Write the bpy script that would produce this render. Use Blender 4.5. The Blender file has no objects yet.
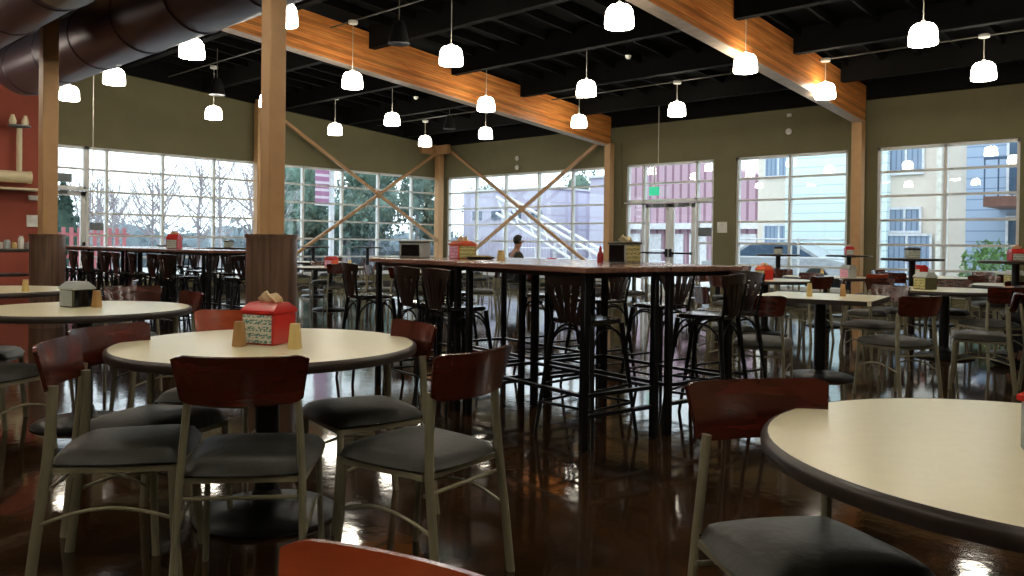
import bpy, math, random
from mathutils import Vector, Matrix, Euler
random.seed(7)
C = bpy.context.scene.collection
PI = math.pi
def lin(c):
    c = c/255.0
    return c/12.92 if c <= .04045 else ((c+.055)/1.055)**2.4
def rgb(r, g, b): return (lin(r), lin(g), lin(b), 1)

# ---------------------------------------------------------------- materials
def newmat(name):
    m = bpy.data.materials.new(name); m.use_nodes = True
    nt = m.node_tree
    return m, nt, nt.nodes['Principled BSDF']
def mat(name, col, rough=.5, metal=0, coat=0, spec=.5, var=.12, scale=8, bump=0, bscale=60, stretch=(1, 1, 1), col2=None):
    m, nt, b = newmat(name)
    N, L = nt.nodes, nt.links
    b.inputs['Roughness'].default_value = rough
    b.inputs['Metallic'].default_value = metal
    b.inputs['Coat Weight'].default_value = coat
    b.inputs['Coat Roughness'].default_value = .12
    b.inputs['Specular IOR Level'].default_value = spec
    tc = N.new('ShaderNodeTexCoord'); mp = N.new('ShaderNodeMapping'); L.new(tc.outputs['Object'], mp.inputs[0])
    mp.inputs['Scale'].default_value = stretch
    nz = N.new('ShaderNodeTexNoise'); nz.inputs['Scale'].default_value = scale; nz.inputs['Detail'].default_value = 4
    L.new(mp.outputs[0], nz.inputs[0])
    cr = N.new('ShaderNodeValToRGB')
    lo = tuple(c*(1-var) for c in col[:3])+(1,); hi = tuple(min(1, c*(1+var)) for c in col[:3])+(1,)
    if col2: lo, hi = col, col2
    cr.color_ramp.elements[0].position = .35; cr.color_ramp.elements[1].position = .65
    cr.color_ramp.elements[0].color = lo; cr.color_ramp.elements[1].color = hi
    L.new(nz.outputs['Fac'], cr.inputs[0]); L.new(cr.outputs[0], b.inputs['Base Color'])
    if bump:
        n2 = N.new('ShaderNodeTexNoise'); n2.inputs['Scale'].default_value = bscale; L.new(mp.outputs[0], n2.inputs[0])
        bp = N.new('ShaderNodeBump'); bp.inputs['Strength'].default_value = bump; bp.inputs['Distance'].default_value = .01
        L.new(n2.outputs['Fac'], bp.inputs['Height']); L.new(bp.outputs[0], b.inputs['Normal'])
    return m
def emis(name, col, s, base=(.9, .9, .9, 1)):
    m, nt, b = newmat(name)
    b.inputs['Base Color'].default_value = base
    b.inputs['Emission Color'].default_value = col; b.inputs['Emission Strength'].default_value = s
    return m
def stripes(name, a, b2, scale, axis='Z', rough=.6, wid=.08, rot=(0, 0, 0)):
    m, nt, b = newmat(name); N, L = nt.nodes, nt.links
    tc = N.new('ShaderNodeTexCoord'); sp = N.new('ShaderNodeSeparateXYZ'); L.new(tc.outputs['Object'], sp.inputs[0])
    mu = N.new('ShaderNodeMath'); mu.operation = 'MULTIPLY'; mu.inputs[1].default_value = scale; L.new(sp.outputs[axis], mu.inputs[0])
    fr = N.new('ShaderNodeMath'); fr.operation = 'FRACT'; L.new(mu.outputs[0], fr.inputs[0])
    lt = N.new('ShaderNodeMath'); lt.operation = 'LESS_THAN'; lt.inputs[1].default_value = wid; L.new(fr.outputs[0], lt.inputs[0])
    mx = N.new('ShaderNodeMix'); mx.data_type = 'RGBA'; L.new(lt.outputs[0], mx.inputs[0])
    mx.inputs[6].default_value = a; mx.inputs[7].default_value = b2
    L.new(mx.outputs[2], b.inputs['Base Color']); b.inputs['Roughness'].default_value = rough
    return m
def wood(name, a, b2, stretch, rough=.45, coat=0, lam=0):
    m, nt, b = newmat(name); N, L = nt.nodes, nt.links
    tc = N.new('ShaderNodeTexCoord'); mp = N.new('ShaderNodeMapping'); L.new(tc.outputs['Object'], mp.inputs[0])
    mp.inputs['Scale'].default_value = stretch
    nz = N.new('ShaderNodeTexNoise'); nz.inputs['Scale'].default_value = 3; nz.inputs['Detail'].default_value = 6; nz.inputs['Distortion'].default_value = .6
    L.new(mp.outputs[0], nz.inputs[0])
    cr = N.new('ShaderNodeValToRGB'); cr.color_ramp.elements[0].position = .3; cr.color_ramp.elements[1].position = .7
    cr.color_ramp.elements[0].color = a; cr.color_ramp.elements[1].color = b2
    L.new(nz.outputs['Fac'], cr.inputs[0])
    out = cr.outputs[0]
    if lam:
        sp = N.new('ShaderNodeSeparateXYZ'); L.new(tc.outputs['Object'], sp.inputs[0])
        mu = N.new('ShaderNodeMath'); mu.operation = 'MULTIPLY'; mu.inputs[1].default_value = 1/lam; L.new(sp.outputs['Z'], mu.inputs[0])
        fl = N.new('ShaderNodeMath'); fl.operation = 'FLOOR'; L.new(mu.outputs[0], fl.inputs[0])
        wn = N.new('ShaderNodeTexWhiteNoise'); wn.noise_dimensions = '1D'; L.new(fl.outputs[0], wn.inputs['W'])
        fr = N.new('ShaderNodeMath'); fr.operation = 'FRACT'; L.new(mu.outputs[0], fr.inputs[0])
        lt = N.new('ShaderNodeMath'); lt.operation = 'LESS_THAN'; lt.inputs[1].default_value = .12; L.new(fr.outputs[0], lt.inputs[0])
        mr = N.new('ShaderNodeMapRange'); mr.inputs[3].default_value = .65; mr.inputs[4].default_value = 1.15; L.new(wn.outputs['Value'], mr.inputs[0])
        m2 = N.new('ShaderNodeMath'); m2.operation = 'MULTIPLY_ADD'; m2.inputs[1].default_value = -.35; L.new(lt.outputs[0], m2.inputs[0]); L.new(mr.outputs[0], m2.inputs[2])
        mx = N.new('ShaderNodeMix'); mx.data_type = 'RGBA'; mx.blend_type = 'MULTIPLY'; mx.inputs[0].default_value = 1
        L.new(out, mx.inputs[6]); L.new(m2.outputs[0], mx.inputs[7]); out = mx.outputs[2]
    L.new(out, b.inputs['Base Color']); b.inputs['Roughness'].default_value = rough
    b.inputs['Coat Weight'].default_value = coat; b.inputs['Coat Roughness'].default_value = .15
    return m
def printmat(name, a, b2):
    m, nt, b = newmat(name); N, L = nt.nodes, nt.links
    tc = N.new('ShaderNodeTexCoord'); mp = N.new('ShaderNodeMapping'); L.new(tc.outputs['Object'], mp.inputs[0]); mp.inputs['Scale'].default_value = (90, 90, 190)
    sp = N.new('ShaderNodeSeparateXYZ'); L.new(tc.outputs['Object'], sp.inputs[0])
    vo = N.new('ShaderNodeTexVoronoi'); vo.inputs['Scale'].default_value = 1; vo.distance = 'CHEBYCHEV'; L.new(mp.outputs[0], vo.inputs[0])
    lt = N.new('ShaderNodeMath'); lt.operation = 'LESS_THAN'; lt.inputs[1].default_value = .42; L.new(vo.outputs['Distance'], lt.inputs[0])
    mu = N.new('ShaderNodeMath'); mu.operation = 'MULTIPLY'; mu.inputs[1].default_value = 34; L.new(sp.outputs['Z'], mu.inputs[0])
    fr = N.new('ShaderNodeMath'); fr.operation = 'FRACT'; L.new(mu.outputs[0], fr.inputs[0])
    l2 = N.new('ShaderNodeMath'); l2.operation = 'LESS_THAN'; l2.inputs[1].default_value = .72; L.new(fr.outputs[0], l2.inputs[0])
    mm = N.new('ShaderNodeMath'); mm.operation = 'MULTIPLY'; L.new(lt.outputs[0], mm.inputs[0]); L.new(l2.outputs[0], mm.inputs[1])
    mx = N.new('ShaderNodeMix'); mx.data_type = 'RGBA'; L.new(mm.outputs[0], mx.inputs[0]); mx.inputs[6].default_value = a; mx.inputs[7].default_value = b2
    L.new(mx.outputs[2], b.inputs['Base Color']); b.inputs['Roughness'].default_value = .5; return m
def glassmat():
    m = bpy.data.materials.new('window_glass'); m.use_nodes = True; nt = m.node_tree; N, L = nt.nodes, nt.links
    N.remove(N['Principled BSDF']); o = N['Material Output']
    tr = N.new('ShaderNodeBsdfTransparent'); tr.inputs[0].default_value = (.93, .97, .98, 1)
    gl = N.new('ShaderNodeBsdfGlossy'); gl.inputs['Roughness'].default_value = .01
    fz = N.new('ShaderNodeLayerWeight'); fz.inputs[0].default_value = .5
    pw = N.new('ShaderNodeMath'); pw.operation = 'POWER'; pw.inputs[1].default_value = 5; L.new(fz.outputs['Facing'], pw.inputs[0])
    mu = N.new('ShaderNodeMath'); mu.operation = 'MULTIPLY_ADD'; mu.inputs[1].default_value = .9; mu.inputs[2].default_value = .045; L.new(pw.outputs[0], mu.inputs[0])
    mx = N.new('ShaderNodeMixShader'); L.new(mu.outputs[0], mx.inputs[0]); L.new(tr.outputs[0], mx.inputs[1]); L.new(gl.outputs[0], mx.inputs[2])
    L.new(mx.outputs[0], o.inputs[0]); return m
def floormat():
    m, nt, b = newmat('polished_stained_concrete'); N, L = nt.nodes, nt.links
    tc = N.new('ShaderNodeTexCoord')
    n1 = N.new('ShaderNodeTexNoise'); n1.inputs['Scale'].default_value = 1.6; n1.inputs['Detail'].default_value = 8; n1.inputs['Distortion'].default_value = 1.5
    L.new(tc.outputs['Object'], n1.inputs[0])
    cr = N.new('ShaderNodeValToRGB'); e = cr.color_ramp.elements
    e[0].position = .3; e[0].color = rgb(26, 16, 8); e[1].position = .72; e[1].color = rgb(70, 44, 22)
    L.new(n1.outputs['Fac'], cr.inputs[0]); L.new(cr.outputs[0], b.inputs['Base Color'])
    n2 = N.new('ShaderNodeTexNoise'); n2.inputs['Scale'].default_value = 9; n2.inputs['Detail'].default_value = 6; L.new(tc.outputs['Object'], n2.inputs[0])
    mr = N.new('ShaderNodeMapRange'); mr.inputs[3].default_value = .035; mr.inputs[4].default_value = .1; L.new(n2.outputs['Fac'], mr.inputs[0]); L.new(mr.outputs[0], b.inputs['Roughness'])
    n3 = N.new('ShaderNodeTexNoise'); n3.inputs['Scale'].default_value = 14; n3.inputs['Detail'].default_value = 5; L.new(tc.outputs['Object'], n3.inputs[0])
    bp = N.new('ShaderNodeBump'); bp.inputs['Strength'].default_value = .055; bp.inputs['Distance'].default_value = .01
    L.new(n3.outputs['Fac'], bp.inputs['Height']); L.new(bp.outputs[0], b.inputs['Normal'])
    b.inputs['Specular IOR Level'].default_value = .7
    return m

M = dict(
 floor=floormat(), glass=glassmat(),
 olive=mat('olive_wall_paint', rgb(113, 107, 76), .8, var=.05, scale=2, bump=.05),
 red=mat('terracotta_wall_paint', rgb(148, 70, 52), .8, var=.05, scale=2),
 deck=mat('black_painted_deck', rgb(12, 11, 10), .85, spec=.1, var=.2, scale=3, stretch=(1, 8, 1)),
 purlin=mat('black_painted_purlin', rgb(14, 13, 12), .8, spec=.1, var=.15, scale=3),
 conduit=mat('grey_conduit', rgb(84, 80, 70), .5),
 glulam=wood('glulam_timber', rgb(190, 104, 44), rgb(236, 158, 82), (6, .5, 6), .4, .15, .045),
 lit_soffit=mat('lamplit_beam_underside', rgb(190, 170, 150), .5),  # lamp reflection on the beam underside, painted as a paler strip
 column=mat('tan_painted_steel', rgb(190, 148, 100), .5, var=.04),
 brace=mat('tan_brace_steel', rgb(178, 136, 92), .5, var=.06),
 drum=wood('dark_walnut_laminate', rgb(84, 62, 50), rgb(126, 98, 80), (8, 8, .4), .3, .3),
 frame=mat('pale_aluminium_frame', rgb(226, 228, 226), .45, .05, var=.03),
 duct=mat('dark_duct_paint', rgb(92, 84, 94), .38, .5, var=.08, scale=1.5),
 duct_metal=stripes('ribbed_duct_metal', rgb(190, 186, 160), rgb(110, 106, 88), 26, 'X', .4, .35),
 cream_duct=mat('cream_painted_duct', rgb(210, 196, 160), .5, var=.05),
 shade=emis('opal_glass_shade', (1, .92, .76, 1), 22.0),
 white_metal=mat('white_metal', rgb(225, 222, 212), .4),
 cord=mat('pale_cord', rgb(200, 196, 180), .6),
 black=mat('black_plastic', rgb(20, 20, 21), .4),
 top=mat('cream_laminate', rgb(236, 227, 190), .3, var=.02, scale=30, spec=.8),
 edge=mat('dark_brown_vinyl_edge', rgb(52, 42, 38), .35),
 castiron=mat('black_cast_iron', rgb(22, 22, 23), .35, .3, bump=.1),
 mahog=wood('mahogany_veneer', rgb(62, 20, 13), rgb(78, 27, 16), (2, 2, 9), .22, .8),
 lit_mahog=wood('lamplit_mahogany_veneer', rgb(158, 62, 30), rgb(182, 78, 40), (2, 2, 9), .22, .8),  # same mahogany, with the orange lamp light painted into its colour
 vinyl=mat('charcoal_green_vinyl', rgb(34, 32, 24), .46, var=.08, spec=.35, scale=6, bump=.15, bscale=40),
 tube=mat('olive_grey_powder_coated_steel', rgb(138, 132, 108), .38, .25, var=.05),
 gun=mat('gunmetal_steel', rgb(30, 30, 33), .3, .6, var=.1),
 darkwood=wood('dark_espresso_wood', rgb(24, 14, 11), rgb(42, 24, 18), (10, 10, 1), .3, .4),
 seatwood=wood('black_stained_seat', rgb(24, 22, 22), rgb(40, 36, 34), (2, 10, 2), .25, .6),
 bartop=wood('reddish_walnut_bar_top', rgb(112, 76, 64), rgb(150, 108, 92), (.6, 8, 8), .25, .5),
 chrome=mat('chrome', rgb(230, 230, 230), .12, 1, var=.02),
 redplastic=mat('red_plastic', rgb(190, 34, 26), .35, coat=.4, var=.03),
 orangeplastic=mat('orange_plastic', rgb(226, 92, 48), .35, coat=.4, var=.03),
 greyplastic=mat('grey_plastic', rgb(178, 184, 182), .4, var=.03),
 oliveplastic=mat('dark_olive_plastic', rgb(70, 66, 42), .4, var=.05),
 print=printmat('printed_menu_panel', rgb(226, 222, 208), rgb(84, 140, 132)),
 printpink=printmat('pink_printed_panel', rgb(222, 140, 176), rgb(240, 205, 218)),
 printyellow=printmat('yellow_green_printed_panel', rgb(214, 200, 140), rgb(110, 124, 62)),
 tissue=mat('kraft_tissue_paper', rgb(238, 218, 178), .8, var=.06),
 whitepaper=mat('white_paper', rgb(235, 233, 225), .8),
 shaker=mat('cream_ceramic', rgb(224, 196, 128), .45, var=.05),
 shakerbrown=mat('tan_ceramic', rgb(178, 136, 84), .45, var=.05),
 screen=mat('dark_screen', rgb(16, 18, 20), .15),
 skin=mat('skin', rgb(150, 105, 82), .55, var=.04), hair=mat('black_hair', rgb(18, 15, 14), .5),
 jacket=mat('dark_olive_jacket', rgb(58, 60, 48), .85, bump=.2), navy=mat('navy_cloth', rgb(30, 36, 56), .85, bump=.2),
 trousers=mat('charcoal_trousers', rgb(36, 36, 40), .85), shoe=mat('black_shoe', rgb(18, 18, 18), .4),
 concrete=mat('pale_paving', rgb(190, 190, 188), .8, var=.06, scale=1),
 lavender=mat('pale_lavender_wall', rgb(196, 192, 214), .8, var=.03),
 corr=stripes('plum_corrugated_metal', rgb(182, 152, 166), rgb(138, 104, 120), 2.6, 'X', .6, .3),
 cyan=stripes('pale_cyan_lap_siding', rgb(222, 240, 242), rgb(176, 206, 212), 3.6, 'Z', .6, .1),
 bluesiding=stripes('blue_grey_lap_siding', rgb(160, 178, 204), rgb(116, 136, 164), 3.6, 'Z', .6, .1),
 beige=mat('beige_stucco', rgb(222, 212, 200), .8, var=.03),
 bluewin=stripes('blue_grey_blinds_window', rgb(140, 158, 182), rgb(108, 126, 150), 7, 'X', .35, .3),
 navywin=mat('slate_window', rgb(70, 92, 116), .25),
 balcony=mat('brown_balcony_timber', rgb(112, 78, 68), .6),
 rail=mat('pale_railing_metal', rgb(214, 216, 222), .4),
 bark=mat('grey_brown_bark', rgb(156, 150, 154), .9), fir=mat('fir_needles', rgb(58, 84, 74), .9, var=.35, scale=2),
 everg=mat('evergreen_foliage', rgb(92, 116, 104), .9, var=.35, scale=1.2), shrub=mat('green_leaves', rgb(104, 140, 84), .8, var=.3, scale=5),
 mist=mat('misty_woodland', rgb(128, 142, 150), .95, var=.15, scale=.7),  # mist is painted into the pale bark, foliage and woodland colours
 fence=mat('faded_red_timber', rgb(186, 112, 118), .7, var=.1),
 banner=stripes('plum_and_white_banner', rgb(176, 120, 160), rgb(226, 214, 226), 4.3, 'Z', .7, .35),
 green=emis('green_exit_glow', (.02, .55, .28, 1), .9, (.05, .4, .25, 1)),
 notice=mat('grey_notice', rgb(112, 120, 122), .6), white=mat('white_plastic', rgb(228, 226, 218), .5),
 food=mat('pastry_glaze', rgb(206, 170, 104), .6, var=.25, scale=60, col2=rgb(120, 130, 60)), ketchup=mat('ketchup_red', rgb(168, 28, 30), .3),
 car=mat('silver_car_paint', rgb(190, 196, 204), .25, .3), tyre=mat('tyre_rubber', rgb(30, 30, 32), .7),
)

# ---------------------------------------------------------------- mesh builder
class MB:
    def __init__(s): s.V = []; s.F = []
    def add(s, vs, fs):
        o = len(s.V); s.V += [Vector(v) for v in vs]; s.F += [tuple(o+i for i in f) for f in fs]; return s
    def box(s, c, d, rz=0, mtx=None, bev=0):
        x, y, z = d[0]/2, d[1]/2, d[2]/2
        R = mtx if mtx is not None else Matrix.Rotation(rz, 3, 'Z')
        if bev and min(x, y, z) > bev:
            vs = []; b = bev
            idx = {}
            for sx in (-1, 1):
                for sy in (-1, 1):
                    for sz in (-1, 1):
                        idx[(sx, sy, sz, 0)] = len(vs); vs.append((sx*x, sy*(y-b), sz*(z-b)))
                        idx[(sx, sy, sz, 1)] = len(vs); vs.append((sx*(x-b), sy*y, sz*(z-b)))
                        idx[(sx, sy, sz, 2)] = len(vs); vs.append((sx*(x-b), sy*(y-b), sz*z))
            fs = []
            def face(ids, n):
                p = [Vector(vs[i]) for i in ids]
                nn = (p[1]-p[0]).cross(p[2]-p[0])
                fs.append(ids if nn.dot(Vector(n)) > 0 else ids[::-1])
            for a in range(3):
                for sg in (-1, 1):
                    q = []
                    for u, v in ((-1, -1), (1, -1), (1, 1), (-1, 1)):
                        k = [0, 0, 0]; k[a] = sg; k[(a+1) % 3] = u; k[(a+2) % 3] = v
                        q.append(idx[(*k, a)])
                    n = [0, 0, 0]; n[a] = sg; face(q, n)
            for a in range(3):
                b1, c1 = (a+1) % 3, (a+2) % 3
                for u in (-1, 1):
                    for v in (-1, 1):
                        q = []
                        for w, t in ((-1, b1), (1, b1), (1, c1), (-1, c1)):
                            k = [0, 0, 0]; k[a] = w; k[b1] = u; k[c1] = v
                            q.append(idx[(*k, t)])
                        n = [0, 0, 0]; n[b1] = u; n[c1] = v; face(q, n)
            for sx in (-1, 1):
                for sy in (-1, 1):
                    for sz in (-1, 1):
                        face([idx[(sx, sy, sz, i)] for i in range(3)], (sx, sy, sz))
        else:
            vs = [(sx*x, sy*y, sz*z) for sx in (-1, 1) for sy in (-1, 1) for sz in (-1, 1)]
            fs = [(0, 1, 3, 2), (4, 6, 7, 5), (0, 4, 5, 1), (2, 3, 7, 6), (0, 2, 6, 4), (1, 5, 7, 3)]
        c = Vector(c)
        return s.add([R @ Vector(v)+c for v in vs], fs)
    def b2(s, lo, hi, bev=0):
        return s.box([(lo[i]+hi[i])/2 for i in range(3)], [hi[i]-lo[i] for i in range(3)], bev=bev)
    def tube(s, pts, r, n=8, cap=True, oval=None, up=(0, 0, 1)):
        pts = [Vector(p) for p in pts]; rs = r if isinstance(r, (list, tuple)) else [r]*len(pts)
        vs = []; up = Vector(up)
        for i, p in enumerate(pts):
            t = (pts[min(i+1, len(pts)-1)]-pts[max(i-1, 0)]).normalized()
            a = t.cross(up)
            if a.length < 1e-3: a = t.cross(Vector((1, 0, 0)))
            if a.length < 1e-3: a = t.cross(Vector((0, 1, 0)))
            a.normalize(); b = a.cross(t).normalized()
            ra, rb = (rs[i], rs[i]) if oval is None else (oval[0], oval[1])
            for k in range(n):
                w = 2*PI*k/n+PI/n; vs.append(p+a*(math.cos(w)*ra)+b*(math.sin(w)*rb))
        fs = []
        for i in range(len(pts)-1):
            for k in range(n):
                k2 = (k+1) % n; fs.append((i*n+k, (i+1)*n+k, (i+1)*n+k2, i*n+k2))
        if cap:
            fs.append(tuple(range(n))); fs.append(tuple((len(pts)-1)*n+k for k in reversed(range(n))))
        return s.add(vs, fs)
    def bar(s, p, q, w, h, up=(0, 0, 1)):
        p, q = Vector(p), Vector(q); t = (q-p).normalized(); a = t.cross(Vector(up))
        if a.length < 1e-3: a = t.cross(Vector((1, 0, 0)))
        a.normalize(); b = a.cross(t).normalized()
        vs = [e+a*(sa*w/2)+b*(sb*h/2) for e in (p, q) for sa, sb in ((-1, -1), (1, -1), (1, 1), (-1, 1))]
        return s.add(vs, [(0, 3, 2, 1), (4, 5, 6, 7), (0, 1, 5, 4), (1, 2, 6, 5), (2, 3, 7, 6), (3, 0, 4, 7)])
    def lathe(s, prof, c=(0, 0, 0), n=24, sx=1, sy=1):
        vs = []
        for r, z in prof:
            for k in range(n):
                w = 2*PI*k/n; vs.append((c[0]+r*math.cos(w)*sx, c[1]+r*math.sin(w)*sy, c[2]+z))
        fs = []
        for i in range(len(prof)-1):
            for k in range(n):
                k2 = (k+1) % n; fs.append((i*n+k, i*n+k2, (i+1)*n+k2, (i+1)*n+k))
        if prof[0][0] > 1e-5: fs.append(tuple(reversed(range(n))))
        if prof[-1][0] > 1e-5: fs.append(tuple((len(prof)-1)*n+k for k in range(n)))
        return s.add(vs, fs)
    def ell(s, c, r, n=16, m=10):
        return s.lathe([(max(1e-6, math.sin(PI*i/m)), -math.cos(PI*i/m)*r[2]) for i in range(m+1)], c, n, r[0], r[1])
    def sheet(s, f, nu, nv, th, nrm):
        # thick curved sheet: f(u,v)->Vector, nrm(u,v)->Vector
        vs = []
        for sd in (1, -1):
            for i in range(nu+1):
                for j in range(nv+1):
                    u, v = i/nu, j/nv; vs.append(Vector(f(u, v))+Vector(nrm(u, v))*(sd*th/2))
        W = nv+1; o = (nu+1)*W; fs = []
        for i in range(nu):
            for j in range(nv):
                a, b, c, d = i*W+j, (i+1)*W+j, (i+1)*W+j+1, i*W+j+1
                fs.append((a, b, c, d)); fs.append((o+a, o+d, o+c, o+b))
        for i in range(nu):
            a, b = i*W, (i+1)*W; fs.append((a, o+a, o+b, b))
            a, b = i*W+nv, (i+1)*W+nv; fs.append((a, b, o+b, o+a))
        for j in range(nv):
            a, b = j, j+1; fs.append((a, b, o+b, o+a))
            a, b = nu*W+j, nu*W+j+1; fs.append((a, o+a, o+b, b))
        return s.add(vs, fs)
    def prism(s, poly, ext, off=(0, 0, 0)):
        n = len(poly); e = Vector(ext); p = [Vector(q)+Vector(off) for q in poly]
        return s.add(p+[q+e for q in p], [tuple(reversed(range(n))), tuple(range(n, 2*n))]+[(i, (i+1) % n, n+(i+1) % n, n+i) for i in range(n)])
    def build(s, name, m, parent=None, smooth=True, kind=None, loc=None):
        me = bpy.data.meshes.new(name); me.from_pydata([tuple(v) for v in s.V], [], s.F); me.validate(); me.update()
        me.materials.append(M[m] if isinstance(m, str) else m)
        if smooth:
            me.shade_smooth()
            try: me.set_sharp_from_angle(angle=math.radians(38))
            except Exception: pass
        o = bpy.data.objects.new(name, me); C.objects.link(o)
        if loc: o.location = loc
        if parent is not None: o.parent = parent
        if kind: o['kind'] = kind
        return o
def empty(name, loc=(0, 0, 0), rz=0):
    o = bpy.data.objects.new(name, None); C.objects.link(o); o.location = loc; o.rotation_euler = (0, 0, rz); o.empty_display_size = .1
    return o
def tag(o, label, cat, group=None):
    o['label'] = label; o['category'] = cat
    if group: o['group'] = group
    return o
def struct(o): o['kind'] = 'structure'; return o
def copy_tree(o, parent=None):
    c = o.copy(); C.objects.link(c)
    if parent is not None: c.parent = parent; c.matrix_parent_inverse = o.matrix_parent_inverse.copy()
    for ch in list(o.children): copy_tree(ch, c)
    return c
PROTO = {}
def place(kind, maker, loc, rz, label, cat, group=None):
    if kind not in PROTO: o = PROTO[kind] = maker()
    else: o = copy_tree(PROTO[kind])
    for k in ('group',):
        if k in o: del o[k]
    o.location = loc; o.rotation_euler = (0, 0, rz)
    return tag(o, label, cat, group)
def face(dx, dy): return math.atan2(-dx, dy)      # rotation that turns local +Y towards (dx,dy)

# ---------------------------------------------------------------- the room
XL, YB = -18.4, 16.35
def zp(Y): return 4.38-.074*(Y-12.85)       # underside of purlins
X1, Y0 = 6.5, -6.5
MB().b2((XL-.25, Y0-.25, -.12), (X1+.25, YB+.25, 0)).build('floor', 'floor', kind='structure')
def deckpts(x, dz): return [(x, Y0-.2, zp(Y0-.2)+dz), (x, YB+.2, zp(YB+.2)+dz), (x, YB+.2, zp(YB+.2)+dz+.12), (x, Y0-.2, zp(Y0-.2)+dz+.12)]
cm = MB().prism(deckpts(XL-.2, .42), (X1-XL+.4, 0, 0))
cm.build('ceiling', 'deck', kind='structure', smooth=False)
TOPW = 6.4
# window rows
ROWS = [.32, .79, 1.265, 1.74, 2.21, 2.68, 3.13]
def wall_y(name, x0, x1, openings, m='olive', t=.2, y=YB):
    b = MB(); zt = zp(YB)+.42; cur = x0
    for a, c, z0, z1 in openings:
        if a > cur: b.b2((cur, y, 0), (a, y+t, zt))
        if z0 > 0: b.b2((a, y, 0), (c, y+t, z0))
        b.b2((a, y, z1), (c, y+t, zt)); cur = c
    b.b2((cur, y, 0), (x1, y+t, zt))
    return b.build(name, m, kind='structure', smooth=False)
W2 = (-18.12, -12.14); W3 = (-11.58, -9.18); W4 = (-8.64, -6.2); W5 = (-5.64, -3.23)
wall_y('wall_back', XL-.2, X1+.2, [(W2[0], W2[1], ROWS[0], 3.16), (W3[0], W3[1], 0, 3.16), (W4[0], W4[1], ROWS[0], 3.16), (W5[0], W5[1], ROWS[0], 3.16)])
b = MB()
def wl(y0, y1, z0, z1=None):
    if z1 is None: b.prism([(XL-.2, y0, z0), (XL-.2, y1, z0), (XL-.2, y1, zp(y1)+.42), (XL-.2, y0, zp(y0)+.42)], (.2, 0, 0))
    else: b.b2((XL-.2, y0, z0), (XL, y1, z1))
wl(5.42, YB+.2, 3.16); wl(6.3, 16.3, 0, ROWS[0]); wl(16.3, YB+.2, 0, 3.16)
b.build('wall_left', 'olive', kind='structure', smooth=False)
b = MB(); wl(Y0, 5.40, 0); b.build('wall_left_end', 'red', kind='structure', smooth=False)
b = MB(); b.prism([(X1, Y0, 0), (X1, YB, 0), (X1, YB, zp(YB)+.42), (X1, Y0, zp(Y0)+.42)], (.2, 0, 0)); b.build('wall_right', 'olive', kind='structure', smooth=False)
MB().b2((XL-.2, Y0-.2, 0), (X1+.2, Y0, zp(Y0)+.42)).build('wall_rear', 'olive', kind='structure', smooth=False)
# back-wall ledger under the deck
MB().b2((XL+.02, YB-.22, zp(YB)-.02), (X1, YB-.02, zp(YB)+.4)).build('trim_1', 'purlin', kind='structure', smooth=False)
b = MB(); b.prism([(XL+.005, Y0, zp(Y0)), (XL+.005, YB-.25, zp(YB-.25)), (XL+.005, YB-.25, zp(YB-.25)+.42), (XL+.005, Y0, zp(Y0)+.42)], (.1, 0, 0)); b.build('trim_4', 'purlin', kind='structure', smooth=False)
# baseboards
b = MB(); b.b2((XL+.0, 6.42, 0), (XL+.02, YB, .1)); b.build('baseboard_left', 'edge', kind='structure', smooth=False)
b = MB()
for a, c in ((XL, W3[0]-.05), (W3[1]+.05, X1)): b.b2((a, YB-.02, 0), (c, YB, .1))
b.build('baseboard_back', 'edge', kind='structure', smooth=False)

# windows -----------------------------------------------------
def window(idx, axis, a, c, mull, rows, z0, z1, jams=True, fw=.055):
    o = struct(empty('window_%d' % idx, (0, 0, 0)))
    f = MB(); g = MB()
    def bx(u0, u1, za, zb, d=.10, off=0.04):
        if axis == 'Y': f.b2((u0, YB+off, za), (u1, YB+off+d, zb))
        else: f.b2((XL-off-d, u0, za), (XL-off, u1, zb))
    bx(a, a+fw, z0, z1); bx(c-fw, c, z0, z1); bx(a, c, z1-.06, z1); bx(a, c, z0, z0+.06)
    for u in mull: bx(u-fw/2, u+fw/2, z0, z1)
    for z in rows: bx(a, c, z-.022, z+.022, .08, .05)
    f.build('window_frame', 'frame', o, smooth=False)
    if axis == 'Y': g.b2((a+.02, YB+.09, z0+.02), (c-.02, YB+.096, z1-.02))
    else: g.b2((XL-.096, a+.02, z0+.02), (XL-.09, c-.02, z1-.02))
    g.build('pane', 'glass', o, smooth=False)
    s = MB()
    if axis == 'Y' and z0 > .1: s.b2((a-.02, YB-.03, z0-.03), (c+.02, YB+.1, z0))
    elif z0 > .1: s.b2((XL-.1, a-.02, z0-.03), (XL+.03, c+.02, z0))
    if s.V: s.build('window_sill', 'frame', o, smooth=False)
    return o
window(1, 'X', 6.32, 16.3, [6.74+1.22*k for k in range(8)], ROWS[1:6], ROWS[0], 3.16)
w = window(2, 'X', 5.42, 6.32, [], [2.68], 2.24, 3.16)
window(3, 'Y', W2[0], W2[1], [-16.9, -15.71, -14.48, -13.3], ROWS[1:6], ROWS[0], 3.16)
window(4, 'Y', W3[0], W3[1], [-11.08, -9.64], [2.68], 2.24, 3.16)
window(5, 'Y', W3[0], -11.08, [], ROWS[2:5:1], .02, 2.24)
window(6, 'Y', -9.64, W3[1], [], ROWS[2:5:1], .02, 2.24)
window(7, 'Y', W4[0], W4[1], [-7.42], ROWS[1:6], ROWS[0], 3.16)
window(8, 'Y', W5[0], W5[1], [-4.43], ROWS[1:6], ROWS[0], 3.16)
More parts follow.
